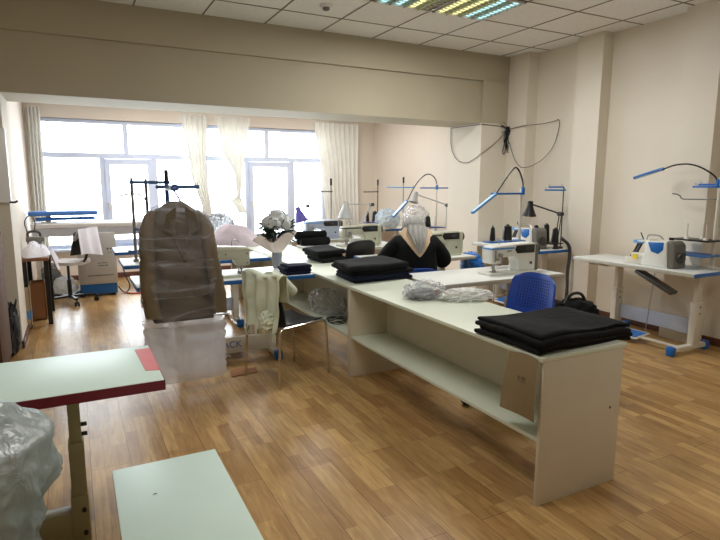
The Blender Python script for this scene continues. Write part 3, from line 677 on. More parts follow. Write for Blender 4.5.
o = MB().tube([(0.665, 6.0, 1.33), (0.62, 6.0, 1.40), (0.52, 6.0, 1.41), (0.40, 6.0, 1.385)], 0.008, smooth=2).build('gooseneck_lamp', GREY)
tag(o, 'thin grey gooseneck reaching left from the dark post before the window', 'lamp')
def arm_lamp(label, base, elbow, tip, shade_dir, m=LAMPW, am=LAMPW, sr=0.085, sl=0.16):
    t = thing('desk_lamp', label, 'lamp', base, 0)
    o = Vector(base); e = Vector(elbow) - o; p = Vector(tip) - o
    MB().cyl((0, 0, 0), (0, 0, 0.06), 0.03, 0.024, seg=12).box(-0.03, -0.025, -0.004, 0.03, 0.025, 0.01, bev=0.003).build('clamp', am, t)
    sd = Vector((0.0, 0.018, 0))
    MB().tube([Vector((0, 0, 0.05)) + sd, e + sd], 0.006).tube([Vector((0, 0, 0.05)) - sd, e - sd], 0.006).build('lower_arm', am, t)
    MB().tube([e + sd, p + sd], 0.006).tube([e - sd, p - sd], 0.006).build('upper_arm', am, t)
    MB().cyl(e - sd * 1.8, e + sd * 1.8, 0.024, seg=12).build('joint', BLACK if am is BLACK else GREYD, t)
    d = Vector(shade_dir).normalized(); q = Vector((0, 0, 1)).rotation_difference(d).to_matrix().to_4x4()
    M = Matrix.Translation(p) @ q
    sh = MB().lathe([(0.0, -0.03), (0.032, -0.03), (0.038, 0.03), (sr * 0.55, 0.06), (sr, sl), (sr - 0.006, sl), (sr * 0.5, 0.07), (0.0, 0.06)], seg=22, M=M).build('lamp_shade', m, t)
    MB().ball((0, 0, sl * 0.65), 0.028, 2, M=M).build('bulb', WHITEP, sh)
    return t
arm_lamp('black jointed desk lamp above the corner table', (5.0, 4.70, 0.76), (5.05, 4.70, 1.17), (5.0, 5.14, 1.275), (0.05, 0.1, -1), BLACK, BLACK, 0.085, 0.15)
arm_lamp('purple desk lamp in front of the window', (3.02, 7.52, TZ), (3.02, 7.52, 1.19), (2.86, 7.5, 1.15), (0.25, -0.1, -1), PURPLE, GREY, 0.1, 0.19)
arm_lamp('pale grey desk lamp beside the greenish machine', (3.23, 6.52, TZ), (3.52, 6.5, 1.24), (3.14, 6.5, 1.25), (-0.1, -0.1, -1), LAMPW, LAMPW, 0.1, 0.19)
arm_lamp('pale grey desk lamp with long jointed arm beside the pier', (4.90, 6.72, 0.75), (4.92, 6.74, 1.2), (4.57, 7.06, 1.36), (-0.35, -0.1, -1), LAMPW, LAMPW, 0.075, 0.13)

# ------------------------------------------------------------------ foreground table, bench, bag
t = thing('work_table', 'pale table with dark red edge on an olive steel leg in the foreground', 'table', (0, 0, 0))
TX1, TY0, TY1 = 0.281, 2.262, 2.80
bx(-1.05, TY0, TZ - 0.04, TX1 - 0.002, TY1, TZ, bev=0.002).build('table_top', MINT, t)
MB().box(-1.05, TY0 - 0.003, TZ - 0.042, TX1 + 0.001, TY0 + 0.004, TZ - 0.002).box(TX1 - 0.003, TY0 - 0.003, TZ - 0.042, TX1 + 0.001, TY1 + 0.003, TZ - 0.002).build('edge_strip', REDE, t)
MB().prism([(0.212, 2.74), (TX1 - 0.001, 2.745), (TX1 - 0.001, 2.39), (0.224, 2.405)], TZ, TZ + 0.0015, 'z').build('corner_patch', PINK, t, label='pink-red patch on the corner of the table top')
for s, xx in ((0, -0.055), (1, -0.85)):
    m = MB(); m.box(xx - 0.028, 2.34, 0.08, xx + 0.028, 2.42, 0.5, bev=0.004); m.box(xx - 0.034, 2.332, 0.08, xx + 0.03, 2.43, 0.28, bev=0.004); m.box(xx - 0.022, 2.35, 0.45, xx + 0.022, 2.41, TZ - 0.04, bev=0.003)
    col = m.build('leg', OLIVE, t)
    for z in (0.52, 0.56): MB().cyl((xx + 0.022, 2.38, z), (xx + 0.044, 2.38, z), 0.009, seg=8).build('bolt', BLACK, col)
    for z in (0.22, 0.12): MB().cyl((xx + 0.012, 2.322, z), (xx + 0.012, 2.335, z), 0.009, seg=8).build('bolt', BLACK, col)
    bx(xx - 0.03, 2.1, 0.0, xx + 0.03, 2.74, 0.06, bev=0.008).build('foot', OLIVE, t)
bx(-0.83, 2.335, 0.06, -0.075, 2.40, 0.215, bev=0.004).build('stretcher', OLIVE, t)

t = thing('low_bench', 'low white bench top in the foreground beside the red-edged table', 'bench', (0, 0, 0))
bx(0.062, 1.42, 0.428, 0.446, 2.15, 0.45, bev=0.002).build('bench_top', MINT, t)
for (ya, yb) in ((1.44, 1.46), (2.11, 2.13)): bx(0.075, ya, 0.0, 0.435, yb, 0.428).build('side_panel', MELAP, t)
bx(0.075, 1.46, 0.12, 0.095, 2.11, 0.4).build('stretcher', MELAP, t)
MB().tube([(0.178, 1.905, 0.4505), (0.186, 1.915, 0.4512), (0.19, 1.905, 0.4508)], 0.0012, seg=5, smooth=1).build('thread_snippet', BLACK, t)

def sack(c, r, amp, seed, sub=5, fr=2.2):
    return MB().ball(c, r, sub, amp, fr, flat=-r[2] * 0.93, ridge=True, seed=seed)
def sackf(u, v):
    T = ((0, .20), (.02, .23), (.3, .225), (.5, .25), (.72, .305), (.84, .28), (.93, .19), (.98, .10), (1, .01))
    for (a, ra), (b, rb) in zip(T[:-1], T[1:]):
        if v <= b: k = (v - a) / (b - a); r = ra + (rb - ra) * (k * k * (3 - 2 * k)); break
    a = u * 2 * PI; c, n = math.cos(a), math.sin(a)
    d = 0.05 * noise.noise(Vector((c * 1.5, n * 1.5, v * 3))) + 0.035 * (0.5 - 2 * abs(noise.noise(Vector((c * 2.4 + v, n * 2.4, v * 6))))) + 0.011 * (0.5 - 2 * abs(noise.noise(Vector((c * 6, n * 6, v * 13)))))
    r = max(0.004, r + d * min(1, r * 8))
    return Vector((-0.41 + r * c, 1.96 + 0.85 * r * n, 0.004 + 0.87 * v + 0.03 * noise.noise(Vector((c * 2, n * 2, v * 6))) * min(1, v * 4)))
o = MB().grid(sackf, 120, 90, closeu=True).build('plastic_sack', FILMT, ang=1.4)
tag(o, 'large crumpled translucent plastic sack at the lower left corner', 'plastic bag')

# ------------------------------------------------------------------ garment stacks
def stack(base_label, where, quad, z0, n, h, m, seed, group, jit=0.02, und=0.0, droop=None, name='folded_garment', mats=None):
    names = ['bottom', 'second from bottom', 'third from bottom', 'fourth from bottom', 'fifth from bottom', 'sixth from bottom']
    R = random.Random(seed); z = z0
    for i in range(n):
        pos = 'topmost' if i == n - 1 else names[i]
        dx, dy = (R.uniform(-jit, jit), R.uniform(-jit, jit)) if i else (0, 0)
        q = [(x + dx + R.uniform(-jit, jit) * .6, y + dy + R.uniform(-jit, jit) * .6) for x, y in quad]
        hh = h * R.uniform(0.85, 1.15)
        o = MB().slab(q, z, hh, rad=hh * 0.45, amp=0.002, seed=seed + i * 3.1, droop=droop, und=und * (i + 1) / n).build(name, (mats[i] if mats else m), ang=1.2)
        tag(o, '%s %s, %s' % (base_label, where, pos + ' of its stack' if n > 1 else ''), 'garment', group)
        z += hh * 0.82
    return z
def dro(x, y):   # hangs over the right counter edge
    k = max(0, x - 2.40); return -0.35 * k ** 1.3 + 0.006 * math.sin(x * 9 + y * 5)
stack('black folded garment', 'on the near end of the counter', [(1.845, 1.795), (2.51, 1.83), (2.49, 2.2), (1.85, 2.26)], TZ + 0.001, 4, 0.027, BLKC, 11, 'black garments on the near counter end', 0.016, 0.018, dro)
stack('dark folded trousers', 'at the joint of the counter units', [(1.91, 3.82), (2.47, 3.87), (2.49, 4.36), (1.95, 4.26)], TZ + 0.001, 5, 0.034, BLKC, 23, 'dark trousers at the counter joint', 0.03, 0.03, mats=[NAVC, NAVC, BLKC, BLKC, BLKC])
stack('black folded bundle', 'behind the big trouser stack', [(2.13, 4.97), (2.43, 5.0), (2.44, 5.42), (2.12, 5.34)], TZ + 0.001, 3, 0.052, BLKC, 37, 'black bundles mid counter', 0.04, 0.05)
stack('navy folded garment', 'on the blue-edged table corner', [(1.58, 4.43), (1.81, 4.44), (1.81, 4.60), (1.58, 4.63)], TZ + 0.001, 4, 0.023, NAVC, 41, 'navy garments on the table corner', 0.012, 0.006)
for i, (y, z, lab) in enumerate(((6.50, 0.055, 'front lower black fabric roll near the lit-needle machine'), (6.63, 0.055, 'rear lower black fabric roll near the lit-needle machine'), (6.565, 0.135, 'upper black fabric roll lying across two rolls'))):
    R = random.Random(i); mb = MB(); x0, x1 = (2.51, 2.90) if i < 2 else (2.455, 2.88)
    mb.lathe([(0.0, 0), (0.03, 0), (0.042, 0.008), (0.05, 0.012), (0.051, 0.2), (0.052, x1 - x0 - 0.012), (0.04, x1 - x0), (0.0, x1 - x0 - 0.004)], seg=20, M=Matrix.Translation((x0, y - 0.0, TZ + z - 0.003)) @ Matrix.Rotation(PI / 2, 4, 'Y'))
    o = mb.build('fabric_roll', BLKC); tag(o, lab, 'fabric roll', 'black fabric rolls')

# kraft paper pattern hanging at the counter end
def kp(u, v):
    x = 1.842 - 0.012 * math.sin(v * 2.5) - 0.01 * math.sin(u * PI) * v
    return Vector((x, 1.795 + 0.185 * u + (0.05 * v * u) - 0.004 * v, 0.722 - 0.30 * v + 0.008 * math.sin(u * 4)))
t = thing('paper_pattern', 'brown kraft paper pattern hanging from the near end of the counter', 'paper', (0, 0, 0))
MB().grid(kp, 14, 16, 0.0012).build('paper_sheet', KRAFT, t)
m = MB()
for k, (a, b) in enumerate((((0.30, 0.36), (0.33, 0.42)), ((0.38, 0.36), (0.36, 0.42)), ((0.36, 0.37), (0.41, 0.41)), ((0.45, 0.38), (0.52, 0.37)), ((0.52, 0.37), (0.5, 0.42)), ((0.28, 0.45), (0.55, 0.44)))):
    m.tube([kp(a[0], a[1] ) + Vector((-0.002, 0, 0)), kp(b[0], b[1]) + Vector((-0.002, 0, 0))], 0.0011, seg=5)
m.build('pencil_writing', INK, t)

# plastic bags on the counter
t = thing('plastic_bag', 'clear plastic bag of grey cloth on the near counter', 'plastic bag', (2.12, 3.14, TZ))
MB().ball((0, 0, 0.05), (0.135, 0.10, 0.062), 5, 0.25, 2.6, flat=-0.049, ridge=True, seed=3).build('film', FILMC, t)
MB().ball((-0.02, 0.0, 0.034), (0.105, 0.075, 0.036), 4, 0.18, 3, flat=-0.033, seed=8).build('grey_cloth', mat('mid_grey_cloth', rgb(120, 124, 128), 0.8, var=0.15), t)
MB().ball((0.085, -0.03, 0.03), (0.032, 0.03, 0.03), 3, 0.2, 3, flat=-0.028, seed=5).build('brown_cloth', mat('rust_cloth', rgb(150, 92, 70), 0.8), t)
t = thing('plastic_bag', 'crumpled empty white plastic bag on the near counter beside the clear one', 'plastic bag', (2.345, 2.98, TZ))
MB().ball((0, 0, 0.026), (0.15, 0.085, 0.036), 5, 0.42, 2.6, flat=-0.025, ridge=True, seed=12, M=Matrix.Rotation(-0.3, 4, 'Z')).build('film', FILMW, t)
o = MB().box(2.27, 3.3, TZ, 2.285, 3.5, TZ + 0.004, bev=0.001).build('marking_ruler', BLUEL); tag(o, 'small light blue ruler on the counter beyond the clear bag', 'ruler')
# clear bag and cable on the lower shelf
t = thing('plastic_bag', 'clear crumpled plastic bag on the lower shelf of the middle counter', 'plastic bag', (2.03, 4.62, 0.33))
MB().ball((0, 0, 0.09), (0.12, 0.24, 0.11), 5, 0.25, 2.4, flat=-0.088, ridge=True, seed=21).build('film', FILMC, t)
m = MB()
for k in range(4):
    m.tube([(0.07 * math.cos(a * PI / 8 + k) * (1 + 0.1 * k), 0.085 * math.sin(a * PI / 8 + k), 0.006 + k * 0.008 + 0.004 * math.sin(a)) for a in range(17)], 0.004, seg=6)
o = m.build('coiled_cable', BLACK); place(o, (1.96, 4.24, 0.331)); tag(o, 'coil of black cable on the lower counter shelf', 'cable')

# ------------------------------------------------------------------ jacket, hanger and plastic cover
JX, JY = 0.675, 4.07
def ring(hw, hd, n=44, p=2.6):
    out = []
    for k in range(n):
        a = 2 * PI * k / n; c, s = math.cos(a), math.sin(a)
        out.append((hw * abs(c) ** (2 / p) * (1 if c >= 0 else -1), hd * abs(s) ** (2 / p) * (1 if s >= 0 else -1)))
    return out
def loft(prof, nk=44, amp=0.006, seed=1.0, p=2.6, cap=True, wr=0.0):
    """prof: (z, halfwidth, halfdepth, cx, cy) top down"""
    t = bmesh.new(); R = []
    Z = []
    for (a, b) in zip(prof[:-1], prof[1:]):
        n = max(1, int(abs(a[0] - b[0]) / 0.02))
        for i in range(n): Z.append([a[k] + (b[k] - a[k]) * i / n for k in range(5)])
    Z.append(list(prof[-1]))
    for (z, hw, hd, cx, cy) in Z:
        row = []
        for k, (x, y) in enumerate(ring(hw, hd, nk, p)):
            n = noise.noise(Vector((x * 7 + seed, y * 7, z * 5))) * amp
            w = wr * (0.5 - abs(noise.noise(Vector((x * 5 + seed * 2, y * 3, z * 22 + x * 9)))) * 1.6)
            d = Vector((x, y)); l = d.length or 1
            row.append(t.verts.new((cx + x + d.x / l * (n + w), cy + y + d.y / l * (n + w), z)))
        R.append(row)
    for a, b in zip(R[:-1], R[1:]):
        for k in range(nk): t.faces.new((a[k], a[(k + 1) % nk], b[(k + 1) % nk], b[k]))
    if cap: t.faces.new(R[0]); t.faces.new(R[-1][::-1])
    bmesh.ops.recalc_face_normals(t, faces=t.faces)
    m = MB(); m.merge(t); return m
JACKETS = mat('light_brown_wool', rgb(100, 86, 63), 0.8, var=0.12, vscale=5, bump=0.25, bscale=14)
t = t_jk = thing('jacket', 'brown jacket hanging under a plastic cover in front of the blue-edged table', 'jacket', (JX, JY, 0))
loft([(1.39, 0.05, 0.05, -0.02, 0), (1.365, 0.09, 0.07, -0.02, 0), (1.32, 0.16, 0.092, -0.02, 0), (1.26, 0.20, 0.105, -0.02, 0), (1.0, 0.195, 0.11, -0.01, 0), (0.82, 0.20, 0.10, 0, 0), (0.62, 0.235, 0.10, 0.01, 0), (0.565, 0.24, 0.095, 0.01, 0)], amp=0.012, wr=0.012).build('jacket_body', JACKETM, t, ang=1.2)
bx(-0.225, -0.085, 0.545, 0.225, 0.08, 0.57, bev=0.01).build('lining_hem', LININGM, t)
for s in (-1, 1):
    loft([(1.325, 0.02, 0.045, s * 0.16 - 0.02, 0), (1.295, 0.045, 0.07, s * 0.18 - 0.02, 0), (1.2, 0.056, 0.083, s * 0.212 - 0.018, -0.015), (0.95, 0.056, 0.078, s * 0.235 - 0.008, -0.05), (0.72, 0.056, 0.07, s * 0.252 + 0.012, -0.085), (0.60, 0.060, 0.07, s * 0.248 + 0.018, -0.10)], 26, amp=0.01, seed=s + 3, wr=0.01).build('sleeve', JACKETS, t, ang=1.2)
for s in (-1, 1):
    MB().prism([(s * 0.03, 1.36), (s * 0.105, 1.31), (s * 0.13, 1.2), (s * 0.075, 1.17), (s * 0.005, 1.0), (s * 0.0, 1.03), (s * 0.05, 1.19)], -0.125, -0.108, 'y', bev=0.004).build('lapel', JACKETM, t)
m = MB()
for z in (0.98, 0.86): m.cyl((0.012, -0.108, z), (0.012, -0.122, z), 0.011, seg=12)
m.build('button', LININGM, t)
for s in (-1, 1): bx(s * 0.13 - 0.06, -0.112, 0.735, s * 0.13 + 0.06, -0.098, 0.78, bev=0.004).build('pocket_flap', JACKETM, t)
t = thing('clothes_hanger', 'dark hanger hooked on the blue bar above the brown jacket', 'hanger', (JX - 0.035, JY, 0))
MB().tube([(0.035, 0, 1.37), (0.03, 0, 1.40), (0.01, 0, 1.43), (0.0, 0, 1.455), (-0.022, 0, 1.475), (-0.02, 0, 1.497), (0.002, 0, 1.506), (0.024, 0, 1.49), (0.03, 0, 1.475)], 0.006, smooth=2).build('hook', BLUED, t)
MB().tube([(0.035 - 0.15, 0, 1.275), (0.035 - 0.06, 0, 1.345), (0.035, 0, 1.37), (0.035 + 0.06, 0, 1.345), (0.035 + 0.15, 0, 1.275)], [0.012, 0.02, 0.022, 0.02, 0.012], smooth=1).build('hanger_arm', GREYD, t)
# plastic cover
gc = thing('garment_cover', 'translucent plastic garment cover over the brown jacket, reaching almost to the floor', 'garment cover', (JX, JY, 0))
loft([(1.42, 0.02, 0.025, 0, 0), (1.39, 0.07, 0.06, 0, 0), (1.355, 0.15, 0.09, -0.02, 0), (1.31, 0.225, 0.115, -0.02, 0), (1.24, 0.268, 0.128, -0.018, 0), (1.12, 0.285, 0.135, -0.012, -0.015), (0.8, 0.305, 0.145, 0.0, -0.03), (0.6, 0.318, 0.15, 0.01, -0.045), (0.53, 0.312, 0.14, 0.01, -0.045)], 56, amp=0.012, seed=6, cap=False, wr=0.022).build('upper_film', FILM, gc, ang=1.4)
loft([(0.535, 0.312, 0.14, 0.01, -0.045), (0.4, 0.305, 0.11, 0.01, -0.02), (0.2, 0.305, 0.08, 0.02, 0), (0.09, 0.30, 0.075, 0.03, 0)], 56, amp=0.014, seed=6, cap=False, wr=0.02).build('lower_film', FILML, gc, ang=1.4)
for q_ in (gc, t_jk): q_.scale = (0.92, 1, 1); q_.location.x = JX - 0.022
MB().grid(lambda u, v: Vector((-0.02 + 0.30 * u + 0.03 * v, -0.115 - 0.012 * math.sin(u * 4), 0.27 - 0.14 * v + 0.01 * math.sin(u * 6))), 14, 8).build('film_fold', FILML, gc)
o = MB().grid(lambda u, v: Vector((1.02 + 0.22 * u + 0.02 * v, 4.18 + 0.12 * v + 0.03 * u, 0.004 + 0.012 * math.sin(u * 5) * v + 0.012 * v)), 10, 6, 0.004).build('brown_floor_piece', CARD)  # thin flat brown piece, slightly wavy, lying on the floor
tag(o, 'flat brown piece on the floor beside the jacket cover', 'cardboard')

# ------------------------------------------------------------------ chrome chair with cream garment
ch = thing('stacking_chair', 'black stacking chair with chrome legs turned toward the counter', 'chair', (1.437, 4.057, 0), math.radians(20) - PI / 2)
# local: faces +y ; after rotation faces +x-ish
SEATM = mat('black_seat', rgb(34, 36, 40), 0.35, var=0.05)
MB().grid(lambda u, v: Vector(((u - 0.5) * (0.40 - 0.02 * v), -0.2 + 0.41 * v, 0.455 + 0.02 * (2 * u - 1) ** 2 - 0.03 * max(0, v - 0.8) * 5 * max(0, v - 0.8) - 0.012 * math.sin(v * PI))), 16, 16, 0.012).build('seat', SEATM, ch)
MB().grid(lambda u, v: Vector(((u - 0.5) * 0.39 * (1 - 0.12 * v * v), -0.2 - 0.05 * v - 0.03 * v * v + 0.03 * (2 * u - 1) ** 2, 0.465 + 0.355 * v)), 14, 12, 0.012).build('backrest', SEATM, ch)
for s in (-1, 1):
    MB().tube([(s * 0.213, 0.252, 0.0), (s * 0.205, 0.235, 0.39), (s * 0.203, 0.225, 0.445), (s * 0.203, 0.15, 0.450), (s * 0.203, 0.0, 0.447)], 0.011, seg=10, smooth=2).build('leg', CHROME, ch)
    MB().tube([(s * 0.213, -0.252, 0.0), (s * 0.205, -0.232, 0.39), (s * 0.203, -0.222, 0.445), (s * 0.203, -0.15, 0.447), (s * 0.203, 0.0, 0.447)], 0.011, seg=10, smooth=2).build('leg', CHROME, ch)
MB().tube([(-0.2, -0.05, 0.442), (0.2, -0.05, 0.442)], 0.009).tube([(-0.2, 0.14, 0.437), (0.2, 0.14, 0.437)], 0.009).build('seat_rail', CHROME, ch)
# garment draped over its back (built in chair-local coordinates, placed as its own thing)
g = thing('draped_garment', 'cream cotton garment with fringed hem draped over the chrome-legged chair back', 'garment', (1.437, 4.057, 0), math.radians(20) - PI / 2)
def drape(u, v):
    x = (u - 0.5) * (0.39 + 0.07 * math.sin(v * PI)) + 0.075
    s = v * 0.69
    top = 0.845 + 0.012 * math.sin(u * 9)
    if s < 0.2:      # inside, front of the backrest
        z = top - (0.2 - s); y = -0.235 + (0.2 - s) * 0.2 + 0.012 * math.sin(u * 22)
    elif s < 0.28:
        a = (s - 0.2) / 0.08 * PI; z = top + 0.022 * math.sin(a); y = -0.265 + 0.035 * math.cos(a)
    else:
        d = s - 0.28; z = top - d * 0.95; y = -0.30 - 0.02 * d + (0.014 + 0.03 * d) * math.sin(u * 24 + 2 * d) + 0.03 * noise.noise(Vector((u * 5, d * 5, 1)))
        z += 0.06 * noise.noise(Vector((u * 4, 3, 7))) * min(1, d * 3)
    return Vector((x + 0.012 * noise.noise(Vector((u * 8, v * 8, 3))), y, z))
MB().grid(drape, 56, 60, 0.006).build('cloth', CRMC, g, ang=1.3)
m = MB()
for k in range(26):
    p = drape((k + 0.5) / 26, 1.0); R = random.Random(k)
    m.tube([p, p + Vector((R.uniform(-.01, .01), R.uniform(-.006, .006), -0.03)), p + Vector((R.uniform(-.015, .015), R.uniform(-.008, .008), -R.uniform(0.05, 0.075)))], 0.0035, seg=5)
m.build('fringe', CRMC, g)
MB().tube([(0.11, -0.25, 0.82), (0.09, -0.18, 0.815), (0.08, -0.10, 0.77), (0.07, -0.04, 0.72), (0.07, 0.01, 0.68)], [0.06, 0.065, 0.06, 0.05, 0.045], seg=18, smooth=2).build('sleeve', CRMC, g)
MB().ball((0.17, -0.33, 0.52), (0.055, 0.045, 0.07), 4, 0.3, 3, ridge=True, seed=5).build('cloth_tail', CRMC, g)

# ------------------------------------------------------------------ bouquet
t = thing('flower_vase', 'grey glass vase standing on the blue-edged table corner', 'vase', (1.655, 4.90, TZ))
MB().lathe([(0.038, 0), (0.042, 0.02), (0.046, 0.14), (0.05, 0.18), (0.044, 0.18), (0.04, 0.14), (0.0, 0.02)], seg=22).build('vase_body', GLASSV, t)
fb = thing('flower_bouquet', 'bouquet of grey-white hydrangeas in pale pink wrapping paper standing in the vase', 'bouquet', (1.655, 4.90, TZ))
def wrapf(u, v):
    a = u * 2 * PI; r = 0.045 + 0.125 * v ** 0.8 + 0.03 * math.sin(a * 5 + 1) * v + 0.025 * math.sin(a * 3) * v
    return Vector((r * math.cos(a), r * math.sin(a), 0.15 + 0.15 * v + 0.045 * math.sin(a * 4 + 0.7) * v))
MB().grid(wrapf, 64, 12, 0.002, closeu=True).build('wrapping_paper', WRAP, fb)
m = MB()
for k in range(9):
    a = k * 0.7; m.cyl((0.01 * math.cos(a), 0.01 * math.sin(a), 0.04), (0.06 * math.cos(a), 0.06 * math.sin(a), 0.42), 0.004, seg=6)
m.build('stem', LEAF, fb)
m = MB(); R = random.Random(4)
for k in range(170):
    a = R.uniform(0, 2 * PI); r = R.uniform(0.03, 0.125); z = R.uniform(0.27, 0.42)
    p = Vector((r * math.cos(a), r * math.sin(a), z)); d = Vector((math.cos(a), math.sin(a), R.uniform(-0.5, 0.9))).normalized()
    q = Vector((1, 0, 0)).rotation_difference(d).to_matrix().to_4x4()
    m.prism([(0, 0), (0.02, 0.014), (0.05, 0.012), (0.075, 0), (0.05, -0.012), (0.02, -0.014)], -0.001, 0.001, 'z', M=Matrix.Translation(p) @ q @ Matrix.Rotation(R.uniform(-1, 1), 4, 'X'))
m.build('leaves', LEAF, fb)
for k, (x, y, z, r) in enumerate(((0.0, -0.03, 0.47, 0.095), (-0.075, 0.0, 0.43, 0.08), (0.08, -0.01, 0.43, 0.08), (0.02, 0.07, 0.46, 0.085), (0.05, -0.095, 0.41, 0.065), (-0.05, -0.085, 0.415, 0.07))):
    m = MB(); R = random.Random(k)
    m.ball((x, y, z), r * 0.72, 3, 0.15, 5, seed=k)
    for q in range(46):
        d = Vector((R.gauss(0, 1), R.gauss(0, 1), R.gauss(0.2, 1))).normalized()
        M = Matrix.Translation(Vector((x, y, z)) + d * r * 0.85) @ Vector((0, 0, 1)).rotation_difference(d).to_matrix().to_4x4() @ Matrix.Rotation(R.uniform(0, 3), 4, 'Z')
        for w in (0, PI / 2): m.prism([(-0.016, 0), (-0.01, 0.008), (0, 0.003), (0.01, 0.008), (0.016, 0), (0.01, -0.008), (0, -0.003), (-0.01, -0.008)], 0, 0.004, 'z', M=M @ Matrix.Rotation(w, 4, 'Z'))
    m.build('flower_head', HYDR, fb)

# ------------------------------------------------------------------ left tables' contents
def heap(u, v, cx, cy, rx, ry, h, seed):
    a = u * 2 * PI; r = 1 - v
    k = 1 + 0.22 * noise.noise(Vector((math.cos(a) * 1.3, math.sin(a) * 1.3, seed)))
    z = h * (1 - r ** 2.2) * (1 + 0.35 * noise.noise(Vector((r * math.cos(a) * 2, r * math.sin(a) * 2, seed + 3)))) + 0.035 * (1 - r) ** 0.5 * abs(noise.noise(Vector((r * math.cos(a) * 6, r * math.sin(a) * 6, seed + 5))))
    return Vector((cx + rx * k * r * math.cos(a), cy + ry * k * r * math.sin(a), max(0.003, z)))
def cloth_heap(name, label, c, rx, ry, h, m, seed, cat='cloth pile'):
    o = MB().grid(lambda u, v: heap(u, min(v, 0.97), 0, 0, rx, ry, h, seed), 60, 26, closeu=True)
    bmesh.ops.holes_fill(o.bm, edges=[e for e in o.bm.edges if len(e.link_faces) == 1], sides=0)
    o = o.build(name, m, ang=1.3); place(o, c); tag(o, label, cat); return o
cloth_heap('cloth_pile', 'lilac cloth heaped at the far end of the counter near the window', (1.80, 6.98, TZ), 0.37, 0.25, 0.25, LILC, 2.6)
t = thing('plastic_bag', 'dark grey plastic bag bundle on the table behind the hanging jacket', 'plastic bag', (1.70, 7.42, TZ))
MB().ball((0, 0, 0.22), (0.19, 0.12, 0.15), 4, 0.2, 3, flat=-0.13, ridge=True, seed=33).build('film', FILMG, t)
bx(-0.17, -0.1, 0.0, 0.17, 0.1, 0.09, bev=0.01).build('folded_base', mat('dusty_mauve', rgb(120, 100, 104), 0.8), t)

# bagged machines along the far right wall
for (lab, c, r, mm, sd) in (('pale blue plastic-covered machine in the far right corner', (4.73, 8.17, 0.75), (0.2, 0.17, 0.17), FILMB, 4), ('large grey plastic-covered machine behind the headscarf', (4.78, 7.38, 0.75), (0.2, 0.2, 0.21), FILMC, 9)):
    t = thing('covered_machine', lab, 'covered machine', c, 0, None)
    MB().ball((0, 0, r[2] * .95), r, 4, 0.16, 2.6, flat=-r[2] * 0.93, ridge=True, seed=sd).build('plastic_cover', mm, t)
    MB().prism([(-0.13, 0.0), (-0.13, 0.14), (-0.09, 0.22), (0.08, 0.24), (0.13, 0.18), (0.13, 0.0)], -0.1, 0.1, 'y', bev=0.015).build('machine_body', WENAM, t)

# ------------------------------------------------------------------ steam ironing station
t = thing('steam_station', 'grey ironing station cabinet with blue base below the window', 'ironing station', (0.0, 8.12, 0))
bx(0.0, 0.0, 0.17, 0.475, 0.45, 0.86, bev=0.006).build('cabinet', PANELG, t)
bx(0.01, 0.02, 0.03, 0.465, 0.43, 0.17).build('base', BLUE, t)
m = MB()
for x in (0.05, 0.42):
    for y in (0.06, 0.38): m.cyl((x, y, 0), (x, y, 0.035), 0.022, seg=10)
m.build('caster', BLACK, t)
R = random.Random(2)
def smear(x, z, n, w, h, gap):
    m = MB()
    for k in range(n):
        hh = h * R.uniform(0.7, 1.0); m.box(x, -0.0015, z - hh / 2, x + w * R.uniform(.6, 1), 0.001, z + hh / 2); x += w + gap
    m.build('lettering', INK, t, label='small dark blurred lettering')
smear(0.36, 0.64, 1, 0.02, 0.022, 0); smear(0.40, 0.64, 1, 0.024, 0.03, 0); smear(0.375, 0.59, 1, 0.014, 0.016, 0); smear(0.405, 0.59, 1, 0.014, 0.016, 0)
smear(0.24, 0.452, 6, 0.016, 0.012, 0.006); smear(0.24, 0.418, 8, 0.012, 0.018, 0.004)
smear(0.11, 0.285, 26, 0.009, 0.016, 0.0035)
t = thing('ironing_table', 'long white ironing table in front of the window', 'table', (0, 8.15, 0))
bx(-0.5, 0.0, 0.93, 1.1, 0.62, 0.985, bev=0.008).build('table_top', WHITEP, t)
bx(-0.49, 0.012, 0.82, 1.09, 0.03, 0.93).build('apron', mat('apron_grey', rgb(190, 190, 196), 0.5), t)
for x in (-0.45, 1.05):
    for y in (0.06, 0.56): bx(x - 0.02, y - 0.02, 0, x + 0.02, y + 0.02, 0.93).build('leg', STEELW, t)
PADB = mat('blue_padding', rgb(72, 118, 190), 0.8, var=0.08)
t = thing('sleeve_board', 'blue padded ironing boards one above the other on the white table', 'ironing board', (0, 8.25, 0))
MB().prism([(-0.53, 0.1), (-0.5, 0.03), (-0.42, 0.0), (0.27, 0.02), (0.29, 0.06), (0.29, 0.22), (0.27, 0.26), (-0.42, 0.28), (-0.5, 0.25), (-0.53, 0.18)], 1.085, 1.14, 'z', bev=0.015).build('upper_board', PADB, t)
MB().prism([(-0.45, 0.1), (-0.42, 0.06), (-0.28, 0.05), (-0.2, 0.09), (0.24, 0.1), (0.26, 0.13), (0.24, 0.18), (-0.2, 0.18), (-0.28, 0.22), (-0.42, 0.2), (-0.45, 0.17)], 1.02, 1.06, 'z', bev=0.012).build('lower_board', BLUE, t)
MB().cyl((-0.3, 0.14, 0.984), (-0.3, 0.14, 1.09), 0.03, seg=14).cyl((-0.3, 0.14, 0.984), (-0.3, 0.14, 1.0), 0.09, seg=18).build('swivel_post', STEELW, t)
m = MB().tube([(0.56, 8.3, 0.34), (0.585, 8.28, 0.22), (0.64, 8.26, 0.1), (0.6, 8.24, 0.012), (0.54, 8.24, 0.0085), (0.48, 8.24, 0.1)], 0.008, smooth=2); o = m.build('power_cable', BLACK); tag(o, 'black cable looping beside the ironing station', 'cable')
m = MB().tube([(0.56, 8.22, 0.012), (0.62, 8.1, 0.012), (0.72, 8.06, 0.012), (0.88, 8.1, 0.012), (1.0, 8.3, 0.012)], 0.011, smooth=2); o = m.build('steam_hose', ORANGE); tag(o, 'red hose lying on the floor beside the ironing station', 'hose')

